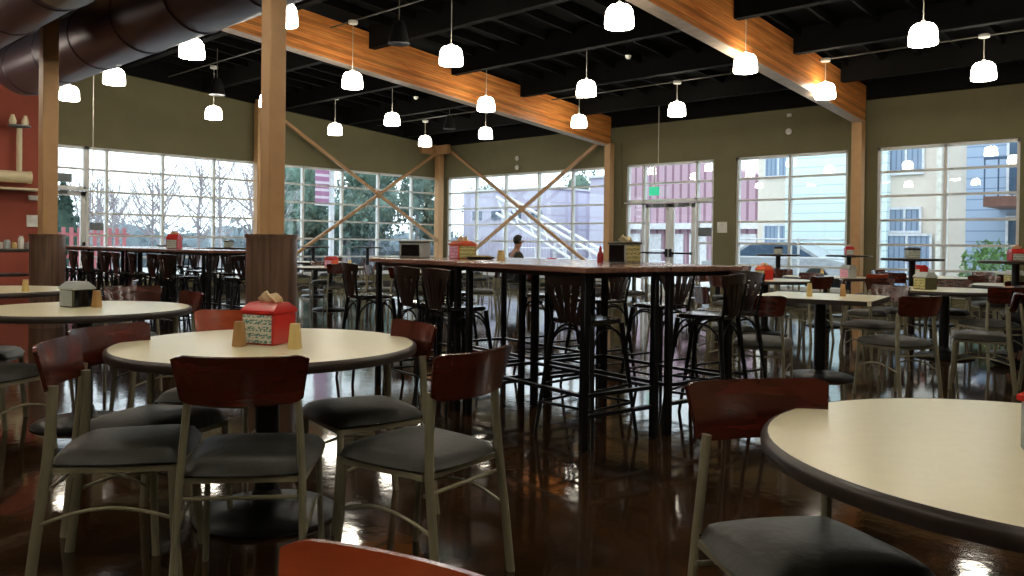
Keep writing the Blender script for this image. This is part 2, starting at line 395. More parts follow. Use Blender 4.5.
# doors
def door_leaf(name, axis, a, c, hside):
    o = struct(empty(name)); f = MB(); g = MB()
    def bx(u0, u1, za, zb, mb=f, d=.05, off=.07):
        if axis == 'Y': mb.b2((u0, YB+off, za), (u1, YB+off+d, zb))
        else: mb.b2((XL-off-d, u0, za), (XL-off, u1, zb))
    bx(a, a+.1, .01, 2.2); bx(c-.1, c, .01, 2.2); bx(a, c, 2.1, 2.2); bx(a, c, .01, .26)
    f.build('door_frame', 'frame', o, smooth=False)
    bx(a+.1, c-.1, .26, 2.1, g, .006, .09); g.build('pane', 'glass', o, smooth=False)
    h = MB(); bx(a+.06, c-.06, 1.0, 1.04, h, .03, .0)
    u = a+.05 if hside < 0 else c-.05
    bx(u-.025, u+.025, .93, 1.12, h, .04, .0)
    bx(a+.08, a+.1, .99, 1.05, h, .08, 0); bx(c-.1, c-.08, .99, 1.05, h, .08, 0)
    h.build('panic_bar', 'gun', o, smooth=False)
    k = MB(); bx(a+.25, a+.5, 2.13, 2.19, k, .05, .015); bx(a+.1, a+.4, 2.12, 2.13, k, .02, .03); k.build('door_closer', 'notice', o, smooth=False)
    return o
door_leaf('door_1', 'Y', -11.04, -10.37, 1); door_leaf('door_2', 'Y', -10.35, -9.68, -1)
door_leaf('door_3', 'X', 5.44, 6.32, 1)

# beams, purlins, conduits -------------------------------------
def beam(x):
    sl = .086; y0, y1 = Y0, 16.1; L = y1-y0
    ang = math.atan(-sl); o = empty('glulam_beam', (x, y0, 3.70+sl*(15.4-y0)+.0)); o.rotation_euler = (ang, 0, 0)
    Lb = L/math.cos(ang)
    MB().b2((-.11, 0, 0.012), (.11, Lb, .70)).build('beam_timber', 'glulam', o, smooth=False)
    MB().b2((-.112, 0, -.0), (.112, Lb, .012)).build('beam_lit_underside', 'lit_soffit', o, smooth=False)
    return struct(o)
for x in (-12.0, -5.9, .25): beam(x)
yy = [-5.2+2.01*k for k in range(11)]
for y in yy:
    for (a, c) in ((XL, -12.12), (-11.88, -6.02), (-5.78, .13), (.37, X1)):
        MB().b2((a, y-.07, zp(y)), (c, y+.07, zp(y)+.41)).build('ceiling_purlin', 'purlin', kind='structure', smooth=False)
# joists running with the beams, above the purlin undersides
b = MB()
for k in range(40):
    x = XL+.3+k*.62
    if min(abs(x-q) for q in (-12, -5.9, .25)) < .2: continue
    b.prism([(x, Y0, zp(Y0)+.27), (x, YB, zp(YB)+.27), (x, YB, zp(YB)+.42), (x, Y0, zp(Y0)+.42)], (.05, 0, 0))
b.build('ceiling_joists', 'deck', kind='structure', smooth=False)
LX = [-16.4, -14.1, -11.15, -8.65, -5.65, -3.22, -.3, 2.3]
LY = [13.88, 11.03, 8.0, 5.2, 2.4, -.4, -3.2]
LP = {(0, 0): (-16.45, 14.05), (1, 0): (-14.07, 13.95), (2, 0): (-11.09, 13.87), (3, 0): (-8.61, 13.85), (0, 1): (-16.44, 11.21), (1, 1): (-14.10, 11.09), (2, 1): (-11.14, 11.05), (3, 1): (-8.66, 11.02), (4, 1): (-5.69, 11.01), (5, 1): (-3.24, 10.94), (2, 2): (-11.23, 7.99), (3, 2): (-8.66, 7.87), (4, 2): (-5.65, 7.8), (0, 3): (-16.34, 5.29), (1, 3): (-14.04, 5.23), (2, 3): (-11.13, 5.19), (3, 3): (-8.62, 5.13)}
for i, y in enumerate(LY):
    tag(MB().tube([(XL+.05, y, zp(y)+.15), (X1-.05, y, zp(y)+.15)], .014, 6).build('ceiling_conduit', 'conduit'),
        'thin grey conduit under the black ceiling above the %s row of pendants from the back' % ('first', 'second', 'third', 'fourth', 'fifth', 'sixth', 'seventh')[i], 'conduit')

# pendants ------------------------------------------------------
def make_pendant():
    o = empty('pendant_lamp')
    R, H = .168, .27
    prof = [(.03, .135), (.075, .132), (.112, .118), (.140, .092), (.157, .055), (.167, 0), (.172, -.06), (.173, -.12), (.168, -.135), (.158, -.135), (.158, -.02), (.12, .09), (.03, .12)]
    MB().lathe(prof, n=28).build('lamp_shade', 'shade', o)
    MB().lathe([(.0, .175), (.02, .175), (.03, .15), (.035, .125), (0, .125)], n=14).build('socket', 'white_metal', o)
    return o
LAMPS = []
ORD = ['leftmost', 'second from left', 'third from left', 'fourth from left', 'fifth from left', 'sixth from left', 'seventh from left', 'eighth from left']
ROWN = ['row nearest the back windows', 'second row from back windows', 'third row from back windows', 'fourth row beside the big duct', 'unseen fifth row added for light', 'unseen sixth row added for light', 'unseen seventh row added for light']  # last three rows are out of view, added to brighten the foreground
for j, y in enumerate(LY):
    for i, x in enumerate(LX):
        if j == 6 and i < 2: continue
        lx, y_ = LP.get((i, j), (x, y-.018*(x+9)))
        z = 3.9
        o = place('pendant', make_pendant, (lx, y_, z), 0, 'glowing dome pendant, %s, %s' % (ORD[i], ROWN[j]), 'pendant light', 'dome pendants over the dining hall')
        LAMPS.append((o, zp(y)+.14-z))
for o, dz in LAMPS:
    MB().tube([(0, 0, .17), (0, 0, dz)], .006, 6).build('lamp_cord', 'cord', o)
    MB().lathe([(0, 0), (.075, 0), (.08, .012), (.078, .05), (.03, .06), (0, .06)], (0, 0, dz-.045), 20).build('ceiling_canopy', 'white_metal', o)

# columns --------------------------------------------------------
def column(x, y, w, top, label_kind=None, drum=None, m='column', d=None, rz=0):
    o = empty('column', (x, y, 0), rz)
    MB().box((0, 0, top/2), (w, d or w, top), bev=.008).build('column_shaft', m, o)
    if drum:
        MB().lathe([(0, 0), (drum, 0), (drum, 1.22), (drum+.012, 1.22), (drum+.012, 1.25), (0, 1.25)], n=40).build('column_base_drum', 'drum', o)
    return struct(o)
column(-5.9, 3.43, .145, 4.74, drum=.2); column(-12.0, 3.63, .19, 4.71, drum=.215)
column(XL+.14, 10.25, .2, zp(10.25)+.1); column(XL+.16, YB-.2, .2, zp(YB)-.02, rz=0)
column(-11.92, 16.12, .18, 3.70); column(-5.92, 16.12, .2, 3.68)
MB().box((-11.70, 16.28, 2.9), (.05, .05, 1.6)).build('trim_2', 'olive', kind='structure')
b = MB(); b.b2((XL+.05, YB-.42, zp(YB)-.30), (XL+.75, YB-.30, zp(YB)-.04)); b.b2((XL+.05, YB-.9, zp(YB)-.30), (XL+.17, YB-.3, zp(YB)-.04))
b.build('trim_3', 'brace', kind='structure', smooth=False)
# X braces
for pts, wn in ((((XL+.31, 10.45, 4.42), (XL+.31, 16.0, 1.25), (XL+.31, 10.45, .4), (XL+.31, 16.0, 3.92)), 'left'),
                (((-17.9, YB-.2, 4.02), (-12.2, YB-.2, .50), (-17.9, YB-.2, .25), (-12.15, YB-.2, 3.82)), 'back')):
    o = empty('cross_brace', (0, 0, 0))
    up = (1, 0, 0) if wn == 'left' else (0, 1, 0)
    MB().bar(pts[0], pts[1], .075, .075, up).build('brace_bar', 'brace', o, smooth=False)
    MB().bar(pts[2], pts[3], .075, .075, up).build('brace_bar', 'brace', o, smooth=False)
    a, b_ = Vector(pts[0]), Vector(pts[1]); c_, d_ = Vector(pts[2]), Vector(pts[3])
    t = ((c_-a).cross(d_-c_)).length/((b_-a).cross(d_-c_)).length; x = a+(b_-a)*t
    g = MB(); g.box(x, (.09, .2, .2) if wn == 'left' else (.2, .09, .2), bev=.02); g.build('gusset_plate', 'brace', o)
    tag(o, 'tan steel cross brace in front of the %s windows' % ('long left' if wn == 'left' else 'corner back'), 'cross brace')

# ducts ------------------------------------------------------------
def duct(y, zb, r, xa, xb, label, elbow=True, reg=False):
    o = empty('air_duct', (0, 0, 0)); zc = zb+r
    pts = [(xb, y, zc), (xa, y, zc)]
    if elbow:
        for k in range(1, 9):
            t = PI/2*k/8; pts.append((xa-.8*math.sin(t), y, zc+.8*(1-math.cos(t))))
        pts.append((xa-.8, y, zc+1.0))
    MB().tube(pts, r, 36, up=(0, 1, 0)).build('duct_body', 'duct', o)
    for k in range(int((xb-xa)/1.5)+1):
        x = xa+k*1.5+.2
        rg = MB().tube([(x-.03, y, zc), (x-.012, y, zc), (x+.012, y, zc), (x+.03, y, zc)], [r+.001, r+.012, r+.012, r+.001], 36, up=(0, 1, 0)); rg.build('duct_seam', 'duct', o)
    if reg:
        for x in (-8.6, -6.6):
            MB().tube([(x, y, zc), (x, y, zc+.001), (x+.0, y, zc+.002)], r, 8)
            MB().tube([(x-.5, y, zc), (x+.5, y, zc)], r+.02, 36, up=(0, 1, 0)).build('duct_register', 'duct_metal', o)
    for x in (xa+1.0, xa+4.5, xa+8.0):
        if x < xb: MB().tube([(x, y, zc+r-.02), (x, y, zp(y)+.4)], .01, 6).build('duct_hanger', 'conduit', o)
    return tag(o, label, 'air duct')
duct(4.32, 3.60, .44, -15.3, 3.0, 'large dark round air duct under the ceiling between columns and pendants')
duct(2.85, 3.58, .40, -12.5, 3.0, 'large dark round air duct in front of the columns at the upper left', reg=True)
# wall mounted cream duct on the terracotta wall
o = empty('cream_duct')
MB().tube([(XL+.32, -1, 2.40), (XL+.32, 5.1, 2.40)], .115, 20).build('duct_body', 'cream_duct', o)
MB().tube([(XL+.32, 5.1, 2.40), (XL+.32, 5.16, 2.40)], .125, 20).build('end_collar', 'cream_duct', o)
MB().b2((XL+.01, -1, 2.14), (XL+.5, 5.34, 2.18)).build('shelf_ledge', 'cream_duct', o, smooth=False)
MB().tube([(XL+.32, 4.95, 2.5), (XL+.32, 4.95, 3.4)], .05, 12).build('vertical_pipe', 'cream_duct', o)
MB().lathe([(.05, 0), (.2, .03), (.2, .06), (0, .06)], (XL+.32, 4.95, 3.36), 16).build('pipe_cap', 'notice', o)
b = MB()
for dy in (-.12, .1): b.lathe([(0, 0), (.06, 0), (.07, .08), (.03, .2), (0, .2)], (XL+.32, 4.95+dy, 3.42), 12)
b.build('spot_heads', 'cream_duct', o)
tag(o, 'cream cylinder duct with ledge and upright pipe on the terracotta wall', 'duct')
tag(MB().b2((XL+.001, 5.17, 1.42), (XL+.03, 5.40, 1.66), .005).build('wall_notice', 'white'), 'square white notice on terracotta wall beside the left column', 'notice')
tag(MB().b2((XL+.001, 5.2, 1.96), (XL+.06, 5.38, 2.06), .01).build('wall_sensor', 'white'), 'small white sensor box on terracotta wall above the white notice', 'sensor')
# signs in the windows
tag(MB().b2((XL-.08, 5.72, 2.38), (XL-.06, 6.04, 2.56)).build('window_sign', 'notice'), 'grey sign in the transom above the left glass door', 'sign')
tag(MB().b2((XL-.08, 6.40, 1.38), (XL-.06, 6.68, 1.54)).build('window_sign', 'notice'), 'dark grey sign low in the narrow pane beside the left glass door', 'sign')
o = empty('exit_sign', (-10.68, YB-.12, 2.38))
MB().box((0, 0, .1), (.27, .035, .2), bev=.006).build('sign_face', 'green', o)
MB().b2((-.012, -.012, .2), (.012, .012, .72)).build('sign_stem', 'white', o)
MB().b2((-.14, -.02, .2), (.14, .02, .225)).build('sign_cap', 'white', o)
tag(o, 'lit green exit sign hanging above the glass double doors', 'sign')
tag(MB().b2((-9.60, YB+.05, 1.42), (-9.26, YB+.07, 1.62)).build('window_sign', 'notice'), 'grey notice in the side pane right of the double doors', 'sign')
o = empty('wall_sign', (-8.95, YB-.012, 1.5)); MB().box((0, 0, .12), (.24, .02, .24), bev=.004).build('sign_plate', 'white', o)
tag(o, 'square white sign on olive wall right of the double doors', 'sign')
for (x, z, nm, lb) in ((-15.2, 3.55, 'wall_detector', 'upper white detector on the olive wall above the corner windows'), (-15.2, 3.3, 'wall_detector', 'lower white detector on the olive wall above the corner windows'),
                       (-7.42, 3.62, 'wall_speaker', 'small round white speaker on olive wall above the third window')):
    tag(MB().lathe([(0, -.02), (.05, -.02), (.065, 0), (.065, .02), (0, .02)], n=16).build(nm, 'white'), lb, 'detector').location = (x, YB-.04, z)
    bpy.context.scene.collection.objects[-1].rotation_euler = (PI/2, 0, 0)
tag(MB().b2((-7.47, YB-.05, 3.93), (-7.37, YB-.01, 4.0), .008).build('wall_detector', 'white'), 'white box detector high on the wall above the third window', 'detector')
for (x, y, lb) in ((-14.44, 12.04, 'small white smoke detector under the ceiling left of the first timber beam'), (-8.4, 11.88, 'small white smoke detector under the ceiling between the timber beams')):
    z = zp(y)+.1
    o = empty('smoke_detector', (x, y, z)); MB().lathe([(0, -.04), (.03, -.04), (.05, -.01), (.06, .02), (0, .02)], n=16).build('detector_body', 'white', o)
    MB().tube([(0, 0, .02), (0, 0, .3)], .012, 8).build('mount_stem', 'purlin', o); tag(o, lb, 'smoke detector')
def make_speaker():
    o = empty('hanging_speaker')
    MB().lathe([(0, .28), (.06, .27), (.1, .2), (.14, .0), (.155, -.05), (.15, -.06), (.0, -.04)], n=20).build('speaker_body', 'black', o)
    MB().tube([(0, 0, .27), (0, 0, .85)], .008, 6).build('speaker_cable', 'conduit', o); return o
for (x, y, lb) in ((-9.17, 7.32, 'black cone speaker hanging in front of the first timber beam'), (-15.0, 13.6, 'black cone speaker hanging above the corner column'), (-15.11, 7.56, 'black cone speaker hanging above the left windows')):
    place('speaker', make_speaker, (x, y, 4.1), 0, lb, 'speaker')
for (x, y, zb_, lb) in ((-10.1, 15.5, 3.05, 'thin pale cord hanging in front of the double doors'), (-16.3, 5.7, 1.6, 'thin pale cord hanging in front of the left glass door')):
    o = tag(MB().tube([(x, y, zb_), (x, y, zp(y)+.4)], .009, 6).build('suspended_cable', 'cord'), lb, 'cord')

# ---------------------------------------------------------------- furniture
def make_lit_chair(): return make_chair('lit_mahog')
def make_chair(veneer='mahog'):
    o = empty('dining_chair')
    # seat cushion
    def hw(y): t = (y+.2)/.42; return .195+.03*t
    b = MB(); nu, nv = 16, 14; vs = []; fs = []
    def sq(a): return abs(a)**.8*(1 if a >= 0 else -1)
    for lay in range(2):
        for i in range(nu+1):
            for j in range(nv+1):
                u, v = 2*i/nu-1, 2*j/nv-1
                # map square to rounded square
                uu = u*math.sqrt(1-.17*v*v); vv = v*math.sqrt(1-.17*u*u)
                y = .0+vv*.228; x = uu*hw(y)*1.08
                e = max(abs(u), abs(v)); 
                if lay == 0: z = .438+.046*(1-e**4)**.5 + .012*(1-u*u)*(1-v*v) - .012*(1-abs(u))*0 + .010*max(0, v)*(1-v*v)
                else: z = .438-.018*(1-e**6)
                vs.append((x, y, z))
    W = nv+1; oo = (nu+1)*W
    for i in range(nu):
        for j in range(nv):
            a, c, d, e = i*W+j, (i+1)*W+j, (i+1)*W+j+1, i*W+j+1
            fs.append((a, c, d, e)); fs.append((oo+a, oo+e, oo+d, oo+c))
    for i in range(nu):
        fs.append((i*W, oo+i*W, oo+(i+1)*W, (i+1)*W)); fs.append((i*W+nv, (i+1)*W+nv, oo+(i+1)*W+nv, oo+i*W+nv))
    for j in range(nv):
        fs.append((j, j+1, oo+j+1, oo+j)); fs.append((nu*W+j, oo+nu*W+j, oo+nu*W+j+1, nu*W+j+1))
    b.add(vs, fs); b.build('seat', 'vinyl', o)
    f = MB()
    fr = [(-.19, -.19, .418), (.19, -.19, .418), (.205, .19, .418), (-.205, .19, .418)]
    for k in range(4): f.bar(fr[k], fr[(k+1) % 4], .02, .02)
    f.build('seat_frame', 'tube', o, smooth=False)
    for s in (-1, 1):
        pts = [(s*.204, -.265, 0), (s*.199, -.243, .2), (s*.193, -.215, .42), (s*.184, -.205, .56), (s*.172, -.203, .70)]
        MB().tube(pts, .014, 10, oval=(.012, .018), up=(0, 1, 0)).build('leg', 'tube', o)
        pts = [(s*.2, .185, .425), (s*.206, .195, .2), (s*.214, .215, 0)]
        MB().tube(pts, .013, 10, oval=(.011, .015), up=(0, 1, 0)).build('leg', 'tube', o)
        pts = []
        for k in range(9):
            t = k/8; pts.append((s*(.201+.012*math.sin(PI*t)), -.243+.45*t, .235+.055*math.sin(PI*t)+.0*t))
        MB().tube(pts, .0065, 8).build('stretcher', 'tube', o)
    pts = [(-.206+.412*t, .2, .30-.0*t) for t in (0, .5, 1)]
    MB().tube([( -.2+.4*k/8, -.20+.0*k, .36) for k in range(9)], .007, 8).build('stretcher', 'tube', o)
    # curved veneer backrest
    def f(u, v):
        hwid = .192+.022*v; a = (u*2-1)
        x = a*hwid; y = -.262-.028*v+.045*a*a*1.0
        z = .672+.158*(.5+(v-.5)*(1-.16*max(0, (abs(a)-.8)/.2)**2))+.004*a*a
        return Vector((x, y, z))
    def nr(u, v):
        a = (u*2-1); return Vector((-a*.42, 1, .17)).normalized()
    MB().sheet(f, 24, 6, .013, nr).build('backrest', veneer, o)
    return o
def make_table():
    o = empty('round_table'); R = .636
    MB().lathe([(0, .712), (R-.004, .712), (R-.004, .7505), (R-.012, .751), (0, .751)], n=72).build('tabletop', 'top', o)
    MB().lathe([(R-.006, .708), (R+.006, .711), (R+.010, .722), (R+.010, .738), (R+.006, .746), (R-.004, .7515), (R-.008, .7505), (R-.006, .708)], n=72).build('edge_band', 'edge', o)
    MB().lathe([(0, .05), (.052, .05), (.05, .66), (.052, .7), (0, .7)], n=20).build('pedestal', 'castiron', o)
    MB().lathe([(0, 0), (.30, 0), (.305, .012), (.28, .028), (.16, .045), (.09, .062), (.066, .085), (.056, .12), (0, .12)], n=36).build('base', 'castiron', o)
    b = MB(); b.box((0, 0, .70), (.6, .05, .02)); b.box((0, 0, .70), (.05, .6, .02)); b.build('top_bracket', 'castiron', o)
    return o
def make_square_table():
    o = empty('square_table'); h = .52
    def sq(q, z0, z1):
        b = MB(); c = .04; p = [(-q+c, -q), (q-c, -q), (q, -q+c), (q, q-c), (q-c, q), (-q+c, q), (-q, q-c), (-q, -q+c)]
        return b.prism([(x, y, z0) for x, y in p], (0, 0, z1-z0))
    sq(h, .712, .751).build('tabletop', 'top', o, smooth=False)
    b = MB(); n = 0
    for (x0, y0, x1, y1) in ((-h, -h-.008, h, -h+.002), (-h, h-.002, h, h+.008), (-h-.008, -h, -h+.002, h), (h-.002, -h, h+.008, h)): b.b2((x0+.03, y0, .709), (x1-.03, y1, .748)) if abs(y1-y0) < .1 else b.b2((x0, y0+.03, .709), (x1, y1-.03, .748))
    b.build('edge_band', 'edge', o, smooth=False)
    MB().lathe([(0, .03), (.052, .03), (.05, .66), (.052, .7), (0, .7)], n=20).build('pedestal', 'castiron', o)
    MB().lathe([(0, 0), (.30, 0), (.305, .012), (.28, .028), (.16, .04), (.09, .05), (.06, .07), (0, .07)], n=36).build('base', 'castiron', o)
    b = MB(); b.box((0, 0, .70), (.6, .05, .02)); b.box((0, 0, .70), (.05, .6, .02)); b.build('top_bracket', 'castiron', o)
    return o
def make_stool():
    o = empty('bar_stool')
    b = MB(); b.lathe([(0, .715), (.19, .715), (.2, .722), (.2, .735), (.19, .745), (.1, .738), (0, .735)], n=4*7)
    # squarish rounded seat
    for v in b.V:
        r = math.hypot(v.x, v.y)
        if r > 1e-4:
            m_ = max(abs(v.x), abs(v.y))/r; k = 1+(1/m_-1)*.55; v.x *= k*.92; v.y *= k*.92
    b.build('seat', 'seatwood', o)
    for sx in (-1, 1):
        for sy in (-1, 1):
            MB().tube([(sx*.15, sy*.15, .715), (sx*.168, sy*.168, .55), (sx*.225, sy*.225, 0)], [.017, .016, .012], 8).build('leg', 'gun', o)
    for z, q in ((.22, .208), (.33, .195)):
        b = MB(); ps = [(-q, -q, z), (q, -q, z), (q, q, z), (-q, q, z)]
        for k in range(4):
            if z > .3:
                if k % 2: MB().tube([ps[k], ps[(k+1) % 4]], .009, 8).build('stretcher', 'gun', o)
            else: b.tube([ps[k], ps[(k+1) % 4]], .009, 8)
        if b.V: b.build('footrest', 'gun', o)
    b = MB()
    for k in range(4):
        c, s_ = math.cos(k*PI/2), math.sin(k*PI/2); pts = []
        for i in range(13):
            t = i/12; a = PI*t; x = -.155*math.cos(a); z = .52+.17*math.sin(a)**.8 if 0 < i < 12 else .52; y = -.165
            pts.append((x*c-y*s_, x*s_+y*c, z))
        b.tube(pts, .008, 6)
    b.build('arch_brace', 'gun', o)
    # fan back
    for k in range(5):
        a = (k-2)/2
        def f(u, v, a=a, k=k):
            w = .014+.011*v; x = a*(.062+.10*v)+(u*2-1)*w; return Vector((x, -.185-.035*v+.03*(x/.17)**2, .735+.25*v))
        MB().sheet(f, 2, 6, .01, lambda u, v: Vector((0, 1, .14)).normalized()).build('back_slat', 'darkwood', o)
    def f(u, v):
        a = u*2-1; x = a*(.185+.005*v); return Vector((x, -.222-.006*v+.045*a*a, .955+.065*v-.012*a*a))
    MB().sheet(f, 14, 3, .016, lambda u, v: Vector((-(u*2-1)*.45, 1, .1)).normalized()).build('back_rail', 'darkwood', o)
    for s in (-1, 1):
        MB().tube([(s*.145, -.16, .71), (s*.15, -.175, .8), (s*.168, -.19, .9), (s*.18, -.18, .98)], .01, 8).build('back_post', 'gun', o)
    b = MB()
    for x in (-.03, 0, .03): b.ell((x, -.186, .722), (.006, .005, .006), 8, 6)
    b.build('rivets', 'chrome', o)
    return o
def make_bartable():
    L_, W_ = 1.34, .70
    o = empty('bar_table')
    MB().box((0, 0, 1.052), (L_, W_, .036), bev=.006).build('tabletop', 'bartop', o)
    for sx in (-1, 1):
        for sy in (-1, 1):
            MB().b2((sx*(L_/2-.07)-.021, sy*(W_/2-.06)-.021, 0), (sx*(L_/2-.07)+.021, sy*(W_/2-.06)+.021, 1.034), .004).build('leg', 'gun', o)
    f = MB()
    for z in (.2, .32):
        for sx in (-1, 1): f.b2((sx*(L_/2-.07)-.015, -(W_/2-.06), z-.011), (sx*(L_/2-.07)+.015, W_/2-.06, z+.011))
    for sy in (-1, 1): f.b2((-(L_/2-.07), sy*(W_/2-.06)-.015, .31), (L_/2-.07, sy*(W_/2-.06)+.015, .33))
    f.build('rails', 'gun', o, smooth=False)
    a = MB()
    for sy in (-1, 1): a.b2((-(L_/2-.1), sy*(W_/2-.06)-.012, 1.006), (L_/2-.1, sy*(W_/2-.06)+.012, 1.034))
    for sx in (-1, 1): a.b2((sx*(L_/2-.07)-.012, -(W_/2-.09), 1.006), (sx*(L_/2-.07)+.012, W_/2-.09, 1.034))
    a.build('apron', 'gun', o, smooth=False)
    return o
def make_hightop():
    o = empty('high_pedestal_table')
    MB().lathe([(0, 1.04), (.375, 1.04), (.38, 1.05), (.38, 1.065), (.375, 1.07), (0, 1.07)], n=40).build('tabletop', 'edge', o)
    MB().lathe([(0, .03), (.042, .03), (.042, 1.03), (.12, 1.03), (.12, 1.04), (0, 1.04)], n=16).build('pedestal', 'castiron', o)
    MB().lathe([(0, 0), (.27, 0), (.27, .015), (.1, .04), (.05, .08), (0, .08)], n=28).build('base', 'castiron', o)
    return o
# table-top things
def drz(loc, t=42): return math.atan2(-loc[1], -loc[0])-math.radians(t)+PI/2
def dispenser(loc, rz, roof, body, panel, label, w=.15, d=.15, h=.115, rh=.05, tissue='tissue', panel2=None, side='white'):
    if rz is None or isinstance(rz, str): rz = drz(loc, 42 if rz is None else float(rz))
    o = empty('napkin_dispenser', loc, rz)
    MB().box((0, 0, h/2), (w, d, h), bev=.006).build('body', body, o)
    b = MB(); t = .45; x, y = w/2+.004, d/2+.004
    vs = [(-x, -y, h), (x, -y, h), (x, y, h), (-x, y, h), (-x, -y, h+.012), (x, -y, h+.012), (x, y, h+.012), (-x, y, h+.012), (-x*.85, -y*t, h+rh), (x*.85, -y*t, h+rh), (x*.85, y*t, h+rh), (-x*.85, y*t, h+rh)]
    b.add(vs, [(3, 2, 1, 0), (0, 1, 5, 4), (1, 2, 6, 5), (2, 3, 7, 6), (3, 0, 4, 7), (4, 5, 9, 8), (5, 6, 10, 9), (6, 7, 11, 10), (7, 4, 8, 11), (8, 9, 10, 11)])
    b.build('lid', roof, o)
    MB().b2((-w/2+.01, -d/2-.003, .008), (w/2-.01, -d/2+.001, h-.006)).build('front_panel', panel, o, smooth=False)
    if panel2: MB().b2((w/2-.001, -d/2+.01, .008), (w/2+.003, d/2-.01, h-.006)).build('side_panel', panel2, o, smooth=False)
    if tissue:
        def f(u, v): 
            a = u*2-1; return Vector((a*.045*(1-.25*v), .012*math.sin(a*4+v*3)-.02*v, h+rh-.004+.05*v*(1-.45*a*a)+.006*math.sin(a*9)))
        b = MB().sheet(f, 12, 6, .006, lambda u, v: Vector((.3*math.sin(u*7), 1, .3)).normalized())
        def g(u, v):
            a = u*2-1; return Vector((a*.05+.01, .02+.018*math.cos(a*3)*v, h+rh-.004+.042*v*(1-.3*abs(a))))
        b.sheet(g, 10, 5, .006, lambda u, v: Vector((0, 1, -.3)).normalized()); b.build('napkin', tissue, o)
    return tag(o, label, 'napkin dispenser')
def shaker(loc, label, m='shaker', h=.1, w=.043, rz=.3):
    o = empty('salt_shaker', loc, rz)
    b = MB(); a, c = w/2, w/2*.72
    b.lathe([(0, 0), (a*1.25, 0), (a*1.28, .006), (c*1.28, h-.004), (c*1.2, h), (0, h)], n=24)
    for v in b.V:
        r = math.hypot(v.x, v.y)
        if r > 1e-4: m_ = max(abs(v.x), abs(v.y))/r; k = 1+(1/m_-1)*.5; v.x *= k*.86; v.y *= k*.86
    b.build('body', m, o)
    q = MB()
    for k in range(5): q.ell((.006*math.cos(k*1.256), .006*math.sin(k*1.256), h), (.0013, .0013, .0008), 6, 4)
    q.build('holes', 'black', o)
    return tag(o, label, 'shaker')

T = {}
def table(key, x, y, label, grp=None):
    T[key] = (x, y); return place('table', make_table, (x, y, 0), random.uniform(0, 1.5), label, 'table', grp)
def square_table(key, x, y, rz, label):
    T[key] = (x, y); return place('square_table', make_square_table, (x, y, 0), rz, label, 'table')
def chair(x, y, fx, fy, label, grp=None):
    if 'orange' in label: return place('lit_chair', make_lit_chair, (x, y, 0), face(fx, fy), label, 'chair', grp)
    return place('chair', make_chair, (x, y, 0), face(fx, fy), label, 'chair', grp)
def chair_back(bx, by, fx, fy, label):   # position given by the middle of the backrest
    n = math.hypot(fx, fy); return chair(bx+.28*fx/n, by+.28*fy/n, fx, fy, label)
table('T1', -3.19, 1.84, 'large round cream table with red napkin dispenser in the left foreground')
table('T2', -.33, 2.15, 'round cream table with dark edge filling the lower right corner')
table('T3', -5.585, 1.91, 'round cream table at left holding the small grey house-shaped dispenser')
table('T4', -8.02, 1.98, 'round cream table at the left edge before the walnut-clad left column')
square_table('T5', -3.04, 7.40, math.radians(10), 'square cream table with two loose shakers, right of the bar tables')
table('T6', -2.64, 9.81, 'round cream table with clear-sided dispenser below the right tall window')
table('T7', -5.05, 10.42, 'round cream table with orange-lidded dispenser behind the right bar stool')
table('T8', -4.98, 12.35, 'round cream table before the back column between the two tall windows')
table('T9', -3.9, 13.9, 'round cream table furthest back beneath the right tall window')
table('T10', -2.3, 11.9, 'round cream table at right, behind the clear-sided dispenser table')
table('TA', -12.03, 8.13, 'round cream table right of the near column, close to the left windows')
table('TB', -9.5, 8.3, 'round cream table behind the left end of the bar tables')
table('TC', -7.6, 9.8, 'round cream table behind the middle of the bar tables')
table('TD', -9.9, 11.6, 'round cream table in the middle distance before the double doors')
table('TE', -12.6, 11.8, 'round cream table in the far corner area before the corner column')
table('TF', -7.3, 13.2, 'round cream table before the wall between double doors and third window')
table('TG', -15.2, 9.9, 'round cream table near the left windows below the cross brace')
table('TH', -15.0, 13.4, 'round cream table nearest the corner column')
table('TI', -.6, 8.2, 'round cream table at the right edge of the hall')

# near chairs: centre of a backrest from its bearing and its distance ahead of the camera
def DP(b, d):
    x = (b-512)/807.77*d; return (x*.7282-d*.6855, x*.6855+d*.7282)
chair_back(-2.374, 1.267, -.77, .64, 'mahogany-backed dining chair seen from behind in front of the dispenser table')
chair_back(-1.975, 1.955, -.99, -.13, 'mahogany-backed dining chair right of the dispenser table, back to the bar stools')
chair_back(*DP(421, 3.74), -.22, -.98, 'dining chair behind the right rim of the dispenser table, glossy blue-lit back')
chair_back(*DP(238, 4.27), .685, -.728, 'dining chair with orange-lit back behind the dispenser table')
chair_back(*DP(48, 2.88), .58, .81, 'leftmost dining chair of the dispenser table, nearest the left edge')
chair_back(*DP(105, 3.43), .92, .39, 'dining chair between the leftmost chair and the dispenser table')
chair_back(-1.05, 2.10, .82, -.57, 'dining chair tucked beside the lower right table, dark seat towards the camera')
chair_back(-.686, .612, .2, -.98, 'closest dining chair, only its orange-lit top rail at the bottom edge')
chair_back(-5.52, 2.62, -.1, -1, 'dining chair on the far side of the grey dispenser table')
chair(-5.12, 1.28, -.5, .86, 'dining chair at the near side of the grey dispenser table, right')
chair(-6.0, 1.42, .5, .85, 'dining chair at the near side of the grey dispenser table, left')
chair(-6.3, 2.45, .8, -.5, 'dining chair between the two left-hand round tables')
chair(-7.55, 2.72, -.4, -.9, 'dining chair on the far side of the left edge table, beside the column')
chair(-7.5, 1.25, -.5, .8, 'dining chair at the near side of the left edge table')
chair_back(*DP(757, 6.1), -.3, .95, 'dining chair seen from behind between the right bar stool and shaker table')
chair(-3.66, 6.78, .65, .7, 'dining chair half hidden behind the right end bar stool')
